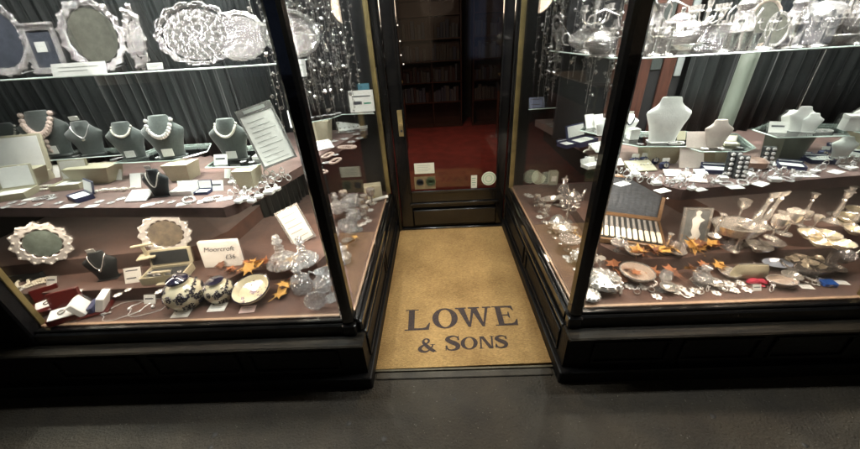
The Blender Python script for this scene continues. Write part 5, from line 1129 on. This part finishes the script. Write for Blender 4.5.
# ------------------------------------------------------------------ right window: lower deck
def canteen():
    a = MB(); a.bbox(-.5, .5, -.36, .36, 0, .09, .01); r_ = MB(); r_.box(-.46, .46, -.32, .32, .0905, .10)
    l = MB(); l.at((0, .36, .09), rx=R(-22)); l.box(-.5, -.455, 0, .08, 0, .66); l.box(.455, .5, 0, .08, 0, .66); l.box(-.455, .455, 0, .08, 0, .045); l.box(-.455, .455, 0, .08, .615, .66); l.box(-.455, .455, .055, .08, .045, .615)
    q = MB(); q.at((0, .36, .09), rx=R(-22))
    n_ = 40; m2 = 12; vs = []; fs = []
    for j in range(m2+1):
        for i in range(n_+1):
            x = -.455+.91*i/n_; z = .045+.57*j/m2; vs.append((x, .045-.012*abs(math.sin(i*.85+.3*math.sin(j)))-.006*math.sin(j*.9), z))
    for j in range(m2):
        for i in range(n_): fs.append((j*(n_+1)+i, j*(n_+1)+i+1, (j+1)*(n_+1)+i+1, (j+1)*(n_+1)+i))
    q.add(vs, fs)
    return [('case_base', a, WALNUT, None), ('rack_lining', r_, FELTD, None), ('lid', l, WALNUT, [('silk_lining', q, STEEL)])]
CP = on_z(632, 240, S1); CU = mpp(CP); CW = 66*CU; cz = R(-23)
cloc = (CP.x-.02, CP.y+.06, S1+.012)
spawn('cutlery_case', 0, canteen, 'open walnut cutlery case with a dark ruched lid on the right lower step', 'cutlery case', cloc, cz, CW, None, R(4))
def knife():
    h = MB(); h.bbox(-.026, .026, -.13, .13, -.012, .022, .010); f = MB(); f.box(-.024, .024, .131, .15, -.010, .018); b_ = MB(); b_.box(-.018, .018, .151, .46, -.002, .004)
    return [('handle', h, IVORY, None), ('ferrule', f, SILV, None), ('blade', b_, SILV, None)]
Mc = Matrix.Translation(cloc) @ Matrix.Rotation(cz, 4, 'Z') @ Matrix.Rotation(R(4), 4, 'X')
for i in range(12):
    q = Mc @ Vector(((-.42+.84*i/11)*CW, -.19*CW, .117*CW)); spawn('knife', 0, knife, 'ivory handled knife in the row of knives in the open walnut case', 'knife', q, cz, CW, 'knives in the walnut case', R(4))
p = on_z(692, 243, S1); u = mpp(p); pf = empty('figure_picture', (p.x, p.y, S1+.001), R(-8)); tag(pf, 'silver framed picture of a pale standing figure beside the cutlery case', 'framed picture')
def F2(m_): return m_.at(rx=R(-14))
w, h = 25*u, 36*u
mb = F2(MB()); mb.box(-w/2, -w/2+.014, -.006, .008, 0, h); mb.box(w/2-.014, w/2, -.006, .008, 0, h); mb.box(-w/2+.014, w/2-.014, -.006, .008, 0, .014); mb.box(-w/2+.014, w/2-.014, -.006, .008, h-.014, h); ob('frame', mb, SILV, pf)
mb = F2(MB()); mb.box(-w/2+.014, w/2-.014, -.001, .005, .014, h-.014); ob('picture', mb, mat('grey_print', (.14, .15, .15), .7, noise_s=30, amt=.3), pf)
mb = F2(MB()); hp_ = [(.0, .12), (.12, .10), (.16, .25), (.08, .42), (.10, .58), (.20, .66), (.10, .72), (.06, .80), (.10, .88), (.02, .94), (-.05, .88), (-.03, .78), (-.12, .68), (-.08, .50), (-.10, .34), (-.04, .22), (-.14, .12)]
mb.T = mb.T @ Matrix.Rotation(R(90), 4, 'X'); mb.prism([(x*w*1.4, y*h) for x, y in hp_], .0012, .0026); ob('pale_figure', mb, WHITE, pf)
RD = S1
put('pedestal_dish', 0, lambda: [('stem', MB().lathe([(.22, 0), (.2, .03), (.06, .08), (.05, .26), (.12, .30)], 20), CHASE, None)]+[(a, b_, c, d) for a, b_, c, d in [('dish', MB().at((0, 0, .30)).lathe([(.12, 0), (.36, .07), (.48, .26), (.51, .30), (.46, .30), (.33, .12), (.001, .06)], 40, 20, .03, 1, .70), SILV, None)]], 729, 247, RD, 44, 'oval silver dish raised on a foot right of the framed picture', 'dish', R(-12))
row('candlestick', 1, candlestick, [(738, 247), (744, 246), (733, 252)], RD, 20, 'small silver candlestick clustered under the raised oval dish', 'candlestick', 'small candlesticks under the raised dish', 3)
for px, py, lb in ((750, 228, 'left of the two tall leaning silver candlesticks'), (760, 226, 'right of the two tall leaning silver candlesticks')):
    put('candlestick', 2, candlestick, px, py, S2+.03, 44, lb, 'candlestick', 0, None, 0, R(12))
for px, py, w, lb in ((771, 238, 24, 'silver goblet left of the pair on the right upper step'), (784, 234, 26, 'silver goblet right of the pair on the right upper step'), (738, 218, 20, 'silver goblet behind the raised oval dish')):
    put('goblet', 0, goblet, px, py, S2+.03 if py < 240 else S1, w, lb, 'goblet')
for px, py, w, lb in ((757, 251, 22, 'small silver bowl left of the pair right of the raised dish'), (769, 247, 22, 'small silver bowl right of the pair right of the raised dish')):
    put('bowl', 'n', bowl(SILV, 0, 0, 1, .3), px, py, S1, w, lb, 'bowl')
# dishes on the upper step at the right
for i, (px, py, w, lb) in enumerate([(808, 238, 20, 'pale silver bowl first from the left on the right upper step'), (826, 239, 20, 'pale silver bowl second from the left on the right upper step'), (818, 246, 18, 'pale silver bowl at the front edge of the right upper step'), (838, 248, 22, 'larger pale silver bowl right of the front one on the upper step'), (853, 234, 18, 'pale silver bowl at the right end of the upper step'), (846, 222, 22, 'pale silver bowl highest at the right end'), (856, 216, 22, 'silver bowl at the right photo edge below the shelf')]):
    put('bowl', 'g', bowl(mat('pale_gilt', (.80, .72, .54), .25, .6, noise_s=20, amt=.3), 8, .04, 1, .3), px, py, S2+.031, w, lb, 'bowl', R(i*20))
put('silver_mug', 0, mug, 829, 265, S1, 17, 'silver mug under the upper step at the right', 'mug', R(20)); put('teapot', 0, teapot, 842, 262, S1, 22, 'small teapot on the lower step at the right end', 'teapot', R(10)); put('bowl', 'n', bowl(SILV, 0, 0, 1, .3), 834, 272, D, 16, 'small round silver bowl below the teapot at the right end', 'bowl')
row('candlestick', 3, candlestick, [(832, 222), (836, 215), (852, 226)], S2+.03, 34, 'pale candlestick standing behind the bowls at the right end', 'candlestick', 'candlesticks behind the right bowls', 3)
def clutch():
    b_ = MB(); b_.loft([(0, .46, .10, 0), (.1, .5, .16, 0), (.3, .48, .14, 0), (.44, .40, .06, 0)], 24); c = MB(); c.tube([(-.40, 0, .44), (0, 0, .46), (.40, 0, .44)], .02, 6); c.ball((0, 0, .49), .035, 6)
    return [('bag_body', b_, mat('cream_beadwork', (.60, .55, .38), .5, noise_s=60, amt=.4, bump=.8, bs=120), None), ('frame', c, SILV, None)]
put('clutch_bag', 0, clutch, 747, 277, D, 34, 'cream beaded clutch bag with a silver frame near the yellow leaf', 'bag', R(-4)); 
put('glazed_dish', 0, lambda: [('glazed_dish', MB().lathe([(.3, 0), (.32, .02), (.48, .07), (.5, .09), (.46, .09), (.28, .04), (.001, .035)], 32, 0, 0, 1, .5), CELAD, None)], 776, 265, S1-.05, 26, 'oval blue white glazed dish right of the clutch bag', 'dish', R(-10), None, R(12), 0, .004)
def flower_basket():
    b_ = MB(); b_.lathe([(.28, 0), (.30, .03), (.44, .12), (.5, .22), (.46, .22), (.3, .1), (.001, .09)], 32, 16, .08, 1, .6); f = MB(); rn = random.Random(6)
    for i in range(34):
        a = rn.uniform(0, 6.28); r = .42*math.sqrt(rn.random()); f.at((r*math.cos(a), r*.6*math.sin(a), .24+.14*(1-r/.45)+rn.uniform(-.02, .04)), rx=rn.uniform(-.6, .6), ry=rn.uniform(-.6, .6)).lathe([(.02, 0), (.055, .03), (.045, .035), (.01, .02)], 10, 5, .4)
    return [('basket', b_, CHASE, None), ('blossoms', f, mat('pale_gilt_bloom', (.62, .54, .42), .35, .5, noise_s=40, amt=.4), None)]
put('flower_basket', 0, flower_basket, 803, 272, D, 44, 'low silver basket heaped with pale blossoms at the right', 'basket', R(-6))
def bow():
    m_ = MB()
    for a, b2 in ((.35, .3), (-.35, .3)): m_.at((a*.7, 0, .14), ry=R(20 if a > 0 else -20)).loft([(-.10, .12, .10, 0), (0, .26, .18, 0), (.10, .18, .12, 0)], 16)
    m_.at().ball((0, -.02, .15), .13, 8); m_.at((0, -.2, .04)).bbox(-.22, .22, -.08, .08, -.03, .03, .02); return [('velvet_rosette', m_, REDV, None)]
put('velvet_rosette', 0, bow, 757, 284, D, 20, 'crimson velvet rosette on the deck below the clutch bag', 'rosette', R(-10)); put('price_card', 'a', card(.9, .7, 0), 757, 291, D, 9, 'small white card in front of the crimson rosette', 'card')
put('bowl', 'gg', bowl(ROSE, 0, 0, .62, .26), 779, 286, D, 28, 'oval copper toned silver bowl right of the crimson rosette', 'bowl', R(-8)); put('bracelet', 'strands', strand(JEWEL), 803, 283, D, 22, 'silver strand lying right of the copper toned bowl', 'bracelet', R(-20)); put('flat_card', 's', None, 806, 287, D, 11, 'white card lying right of the copper toned bowl', 'card', R(-10))
put('blue_box', 0, lambda: [('box_body', MB().bbox(-.5, .5, -.35, .35, 0, .35, .05), GEMB, None), ('clasp', MB().bbox(-.1, .1, -.37, -.351, .12, .24, .005), SILV, None)], 827, 285, D, 12, 'small bright blue enamel box at the right end of the deck', 'box', R(-10)); put('flat_card', 's', None, 842, 283, D, 10, 'white card right of the blue enamel box', 'card', R(-10))
# front deck: bowls, small silver
put('rose_bowl', 0, rose_bowl, 602, 287, D, 34, 'large fluted bright silver bowl beside the right corner post', 'bowl'); put('rose_bowl', 0, rose_bowl, 589, 299, D, 20, 'small fluted silver bowl at the foot of the right corner post', 'bowl')
put('bowl', 'r', bowl(ROSE, 18, .05, 1, .30), 635, 279, D, 32, 'copper toned fluted bowl below the cutlery case', 'bowl'); put('silver_urn', 0, epergne, 617, 251, S1, 17, 'small silver basket on the step edge before the cutlery case', 'basket')
put('wine_glass', 0, wine_glass, 661, 290, D, 22, 'small glass goblet between the leaves and the copper toned bowl', 'glass'); put('glass_jug', 2, decanter(2), 700, 284, D, 24, 'small cut glass jug among the leaves', 'jug'); put('sauceboat', 0, sauceboat, 703, 286, D, 20, 'silver sauceboat in front of the small cut glass jug', 'sauceboat', R(-20))
row('brooch', 7, brooch, [(657, 297), (676, 293), (681, 289), (689, 295), (694, 291), (720, 288), (729, 285), (735, 291), (740, 284), (716, 294), (668, 287), (643, 288), (630, 287), (747, 290)], D, 10, 'small silver dish of trinkets on the front of the right deck', 'trinket', 'trinkets on the front of the right deck')
put('candlestick', 1, candlestick, 665, 252, S1, 22, 'small silver candlestick left of the framed picture', 'candlestick'); put('silver_mug', 0, mug, 672, 254, S1, 13, 'tiny silver mug left of the framed picture', 'mug'); put('silver_mug', 0, mug, 680, 255, S1, 12, 'tiny silver mug nearest the framed picture', 'mug')
for px, py, w, mt, nr in [(620, 262, 18, LEAFY, 'between the fluted bowl and the small basket'), (612, 268, 18, LEAFO, 'behind the large fluted bowl'), (619, 275, 18, LEAFO, 'right of the large fluted bowl'), (622, 283, 14, LEAFB, 'under the copper toned bowl'), (642, 262, 18, LEAFO, 'standing behind the copper toned bowl'), (649, 264, 18, LEAFO, 'below the knives of the cutlery case'), (654, 258, 14, LEAFB, 'at the corner of the cutlery case'), (662, 268, 22, LEAFB, 'right of the copper toned bowl'), (668, 276, 18, LEAFO, 'above the small glass goblet'), (676, 270, 20, LEAFY, 'left of the small cut glass jug'), (684, 266, 22, LEAFY, 'behind the small cut glass jug'), (690, 260, 18, LEAFO, 'below the framed picture'), (697, 258, 16, LEAFY, 'right below the framed picture'), (706, 262, 24, LEAFY, 'large one under the raised dish'), (714, 268, 26, LEAFY, 'largest one left of the clutch bag'), (722, 262, 18, LEAFY, 'touching the raised dish foot'), (655, 278, 14, LEAFO, 'lying before the brown pair'), (690, 276, 16, LEAFB, 'at the foot of the cut glass jug'), (670, 262, 15, LEAFB, 'under the small mugs'), (606, 258, 14, LEAFY, 'at the corner post behind the bowls')]:
    leaf(px, py, D, w, mt, RN.uniform(.0, .035), None, nr, 'right')
# behind right side glass, lower
LS = 'behind the right side glass'
put('teapot', 0, teapot, 571, 208, D, 28, 'gilt edged teapot standing on the deck behind the right side glass', 'teapot', R(30)); put('ewer', 0, ewer, 562, 200, D, 24, 'silver ewer behind the teapot behind the right side glass', 'jug', R(60)); put('sauceboat', 0, sauceboat, 549, 205, D, 24, 'long silver sauceboat on the deck behind the right side glass', 'sauceboat', R(20)); put('candelabrum', 0, candelabrum, 566, 222, D, 28, 'low silver candelabrum on the deck behind the right side glass', 'candelabrum')
put('spoon', 0, spoon, 534, 202, D, 30, 'silver ladle lying from the teapot toward the brass strip', 'ladle', R(-30)); put('rose_bowl', 0, rose_bowl, 561, 232, D, 20, 'small fluted bowl behind the right side glass beside an orange leaf', 'bowl'); put('rose_bowl', 0, rose_bowl, 583, 262, D, 26, 'fluted bowl left of the right corner post', 'bowl')
put('epergne', 0, epergne, 568, 250, D, 22, 'silver swing handled basket on the deck near the right corner post', 'basket', R(20)); put('tureen', 0, tureen, 556, 226, D, 18, 'tiny lidded tureen behind the right side glass', 'tureen', R(50))
row('goblet', 0, goblet, [(540, 212), (546, 216), (543, 222), (550, 232), (555, 238), (536, 205), (561, 243), (573, 238)], D, 10, 'small silver goblet in the scatter on the deck behind the right side glass', 'goblet', 'goblets behind the right side glass')
row('brooch', 8, brooch, [(530, 197), (527, 195), (548, 224), (540, 218), (552, 228), (546, 210), (566, 258), (570, 262), (576, 270), (537, 200), (543, 206)], D, 8, 'small silver trinket on the deck behind the right side glass', 'trinket', 'trinkets on the deck behind the right side glass')
leaf(563, 227, D, 14, LEAFO, .01, None, 'behind the side glass by the small bowl', 'right'); leaf(578, 240, D, 20, LEAFY, .01, None, 'behind the side glass near the post', 'right'); leaf(588, 250, D, 14, LEAFY, .02, None, 'behind the corner post', 'right')
def standing_disc():
    a = MB(); a.T = Matrix.Translation((0, 0, .5)) @ Matrix.Rotation(R(78), 4, 'X'); a.lathe([(.5, -.02), (.5, .02)], 30); b_ = MB(); b_.T = a.T; b_.tube(circ(.4, 28, .024), .012, 4, True); return [('plaque', a, mat('sage_plaque', (.36, .40, .32), .6, noise_s=30, amt=.2), None), ('ring_mark', b_, MT['olive_ink'], None)]
put('round_plaque', 0, standing_disc, 538, 184, D, 15, 'pale round plaque standing behind the right side glass', 'plaque', R(10), None, 0, 0, .0); put('gift_box', 'sage', lambda: [('box_body', MB().bbox(-.5, .5, -.4, .4, 0, 1.7, .04), MT['sage_plaque'], None), ('label', MB().box(-.3, .3, -.407, -.401, .5, 1.2), WHITE, None)], 552, 184, D, 8, 'slim sage green box right of the round plaque', 'box')

# ------------------------------------------------------------------ further silver crowding the lower right steps and the deck fronts
row('goblet', 0, goblet, [(790, 222), (800, 226), (776, 224), (812, 228)], S2+.03, 15, 'small silver goblet behind the bowls on the right upper step', 'goblet', 'goblets on the right upper step')
row('ring', 4, ring, [(650, 292), (699, 294), (707, 291), (724, 291), (736, 286), (770, 291), (790, 289), (815, 284), (637, 294), (620, 295)], D, 7, 'small silver ring lying near the glass on the right deck', 'ring', 'rings at the front of the right deck')
row('bracelet', 'silv', bracelet(JEWEL), [(684, 294), (728, 289), (648, 285), (816, 280)], D, 17, 'beaded silver bracelet lying near the glass on the right deck', 'bracelet', 'bracelets at the front of the right deck')
row('spoon', 0, spoon, [(716, 240), (722, 236), (706, 246), (790, 246), (782, 250)], S1, 22, 'silver spoon lying on the right lower step', 'spoon', 'spoons on the right lower step')
row('brooch', 9, brooch, [(20, 291), (8, 280), (78, 292), (128, 290), (160, 292), (118, 296), (200, 285)], S1, 8, 'small silver trinket on the left lower step', 'trinket', 'trinkets on the left lower step')

bust_at(838, 158, Zs, 20, SATIN, 'small white neck stand on the right brown shelf by the wide dark case', None, '', R(-20), WG)
bust_at(859, 127, 1.13, 19, SATIN, 'small white neck stand at the right edge beside the lidded box', None, '', R(-22), WG)
bust_at(786, 129, 1.12, 17, SATIN, 'small white neck stand left of the pair on the far ledge', None, '', R(-10), WG)
bust_at(601, 135, G1, 15, SATIN, 'small white neck stand left of the right corner post', None, '', R(10), WG)
row('display_pad', 'w', pad(), [(770, 166), (829, 163), (641, 141), (648, 168), (858, 158), (702, 176)], Zs, 12, 'small white stud pad among the jewellery of the right brown shelf', 'pad', 'stud pads on the right shelf', .4)
row('ring_cushion', 0, ring_slot, [(679, 181), (684, 176), (691, 190), (716, 184), (722, 179), (748, 176), (773, 181), (795, 178), (815, 173), (850, 170), (634, 176), (656, 185)], Zs, 8, 'ring on a white cushion in the rows of the right brown shelf', 'ring', 'rings on cushions in the right shelf rows', .4)
row('earring_card', 'w', card(.6, .8, 0, SATIN), [(56, 178), (118, 180), (155, 183), (227, 178), (10, 178)], Zs, 13, 'upright white earring card among the cream boxes of the left brown shelf', 'card', 'earring cards on the left shelf', .4)
row('goblet', 0, goblet, [(590, 285), (598, 270), (612, 292)], D, 16, 'small silver goblet around the fluted bowls by the right corner post', 'goblet', 'goblets by the right corner post')
row('bowl', 'n', bowl(JEWEL, 10, .06, 1, .3), [(668, 291), (713, 286), (728, 276), (790, 280), (650, 272), (690, 268)], D, 17, 'small bright fluted silver bowl among the leaves on the right deck', 'bowl', 'small bright bowls on the right deck')
row('candlestick', 2, candlestick, [(802, 218), (714, 236)], S2+.03, 26, 'slim silver candlestick at the back of the right steps', 'candlestick', 'candlesticks at the back of the right steps', 3)
# ------------------------------------------------------------------ unseen other side of the street, dim windows added for glass reflections
ov = empty('opposite_building', (0, -9, 0)); tag(ov, 'dark building across the street with dim windows added for reflections', 'building')
mb = MB(); mb.box(-14, 14, -.5, 0, 0, 9); ob('facade', mb, mat('opposite_render', (.10, .09, .08), .8, noise_s=2, amt=.4), ov)
for i, x in enumerate((-9.5, -5.2, -1.2, 2.6, 6.8, 10.6)):
    mb = MB(); mb.box(x-1.2, x+1.2, .01, .05, .8, 2.9); w_ = ob('window', mb, mat('reflection_window%s' % (' blue' if i % 2 else ''), (.2, .2, .2), .4, emit=(.45, .6, 1) if i % 2 else (1, .75, .5), es=.14), ov)
    mb = MB(); mb.box(x-1.28, x-1.205, 0.01, .09, .75, 2.95); mb.box(x+1.205, x+1.28, .01, .09, .75, 2.95); mb.box(x-.03, x+.03, .055, .09, .8, 2.9); ob('window_frame', mb, BLACKM, w_)

for i in range(44):
    px = RN.uniform(612, 730); py = 284-(px-612)*.06-RN.uniform(0, 24); leaf(px, py, D, RN.uniform(11, 17), RN.choice([LEAFO, LEAFO, LEAFY, LEAFY, LEAFB]), RN.uniform(.0, .03), None, 'loose in the drift between bowls and clutch bag', 'right')
for i in range(22):
    px = RN.uniform(212, 300); leaf(px, RN.uniform(268, 284), D, RN.uniform(10, 15), RN.choice([LEAFO, LEAFY, LEAFB]), RN.uniform(.0, .02), None, 'loose in the drift behind the floral bowl', 'left')

for px, w, Y, nm, lb in [(655, 30, 1.52, 'b', 'small silver candelabrum in front of the first ewer'), (668, 26, 1.5, 'b', 'small silver candelabrum in front of the large teapot'), (722, 30, 1.52, 'b', 'small silver candelabrum before the coffee pot and the right mug'), (764, 30, 1.52, 'b', 'small silver candelabrum between the two mirrors'), (796, 28, 1.5, 'b', 'small silver candelabrum left in front of the tureen'), (816, 30, 1.5, 'b', 'small silver candelabrum right in front of the tureen'), (852, 30, 1.5, 'b', 'small silver candelabrum before the swing handled basket at the right edge'), (610, 30, 1.62, 'b', 'small silver candelabrum against the right corner post')]:
    hi('candelabrum', 0, candelabrum, px, w, lb, 'candelabrum', Y, px)
for px, w, Y, lb in [(646, 34, 1.84, 'silver candlestick behind the first ewer'), (684, 36, 1.84, 'silver candlestick behind the large teapot'), (710, 36, 1.84, 'silver candlestick behind the three mugs'), (752, 36, 1.86, 'silver candlestick behind the copper rimmed mirror'), (792, 38, 1.86, 'silver candlestick left behind the tureen'), (820, 38, 1.86, 'silver candlestick right behind the tureen')]:
    hi('candlestick', 0, candlestick, px, w, lb, 'candlestick', Y)

# ------------------------------------------------------------------ grit on the pavement
mb = MB(); rn = random.Random(21)
for i in range(420):
    x, y = rn.uniform(-1.9, 2.1), rn.uniform(.35, 1.08); r = rn.uniform(.0008, .0026)
    mb.at((x, y, 0), rz=rn.uniform(0, 3), sc=(1, rn.uniform(.5, 1), .7)).ball((0, 0, r*.6), r, 6)
g_ = ob('grit', mb, mat('pale_grit', (.30, .28, .23), .8, noise_s=3, amt=.6)); tag(g_, 'fine pale grit scattered over the dark pavement', 'grit', None, 'stuff')
mb = MB()
for i in range(16):
    x, y = rn.uniform(-1.6, 1.9), rn.uniform(.45, 1.05); r = rn.uniform(.006, .013)
    mb.at((x, y, .0)).lathe([(r, .0004), (r*.9, .0011), (.0001, .0013)], 12, 3, .2)
g_ = ob('gum_stains', mb, mat('old_gum', (.018, .016, .014), .6)); tag(g_, 'flattened dark gum spots scattered over the pavement', 'gum', None, 'stuff')

# glowing beads standing in for reflected glints left in the door glass
for px, py, lb in ((397.5, 25, 'topmost tiny glint bead in the row beyond the left of the door glass'), (400, 41, 'second tiny glint bead in the row beyond the left of the door glass'), (401, 55, 'third and brightest tiny glint bead in the row beyond the door glass'), (403.5, 64, 'lowest tiny glint bead in the row beyond the left of the door glass')):
    q = on_y(px, py, 3.3); e = empty('glint_bead', q); tag(e, lb, 'lamp', None)
    ob('glint_ball', MB().ball((0, 0, 0), .0065, 8), mat('glint_glow', (.9, .9, .9), .5, emit=(1, .9, .78), es=2), e); ob('cord', MB().tube([(0, 0, .012), (0, 0, 2.79-q.z)], .002, 5), INK, e)
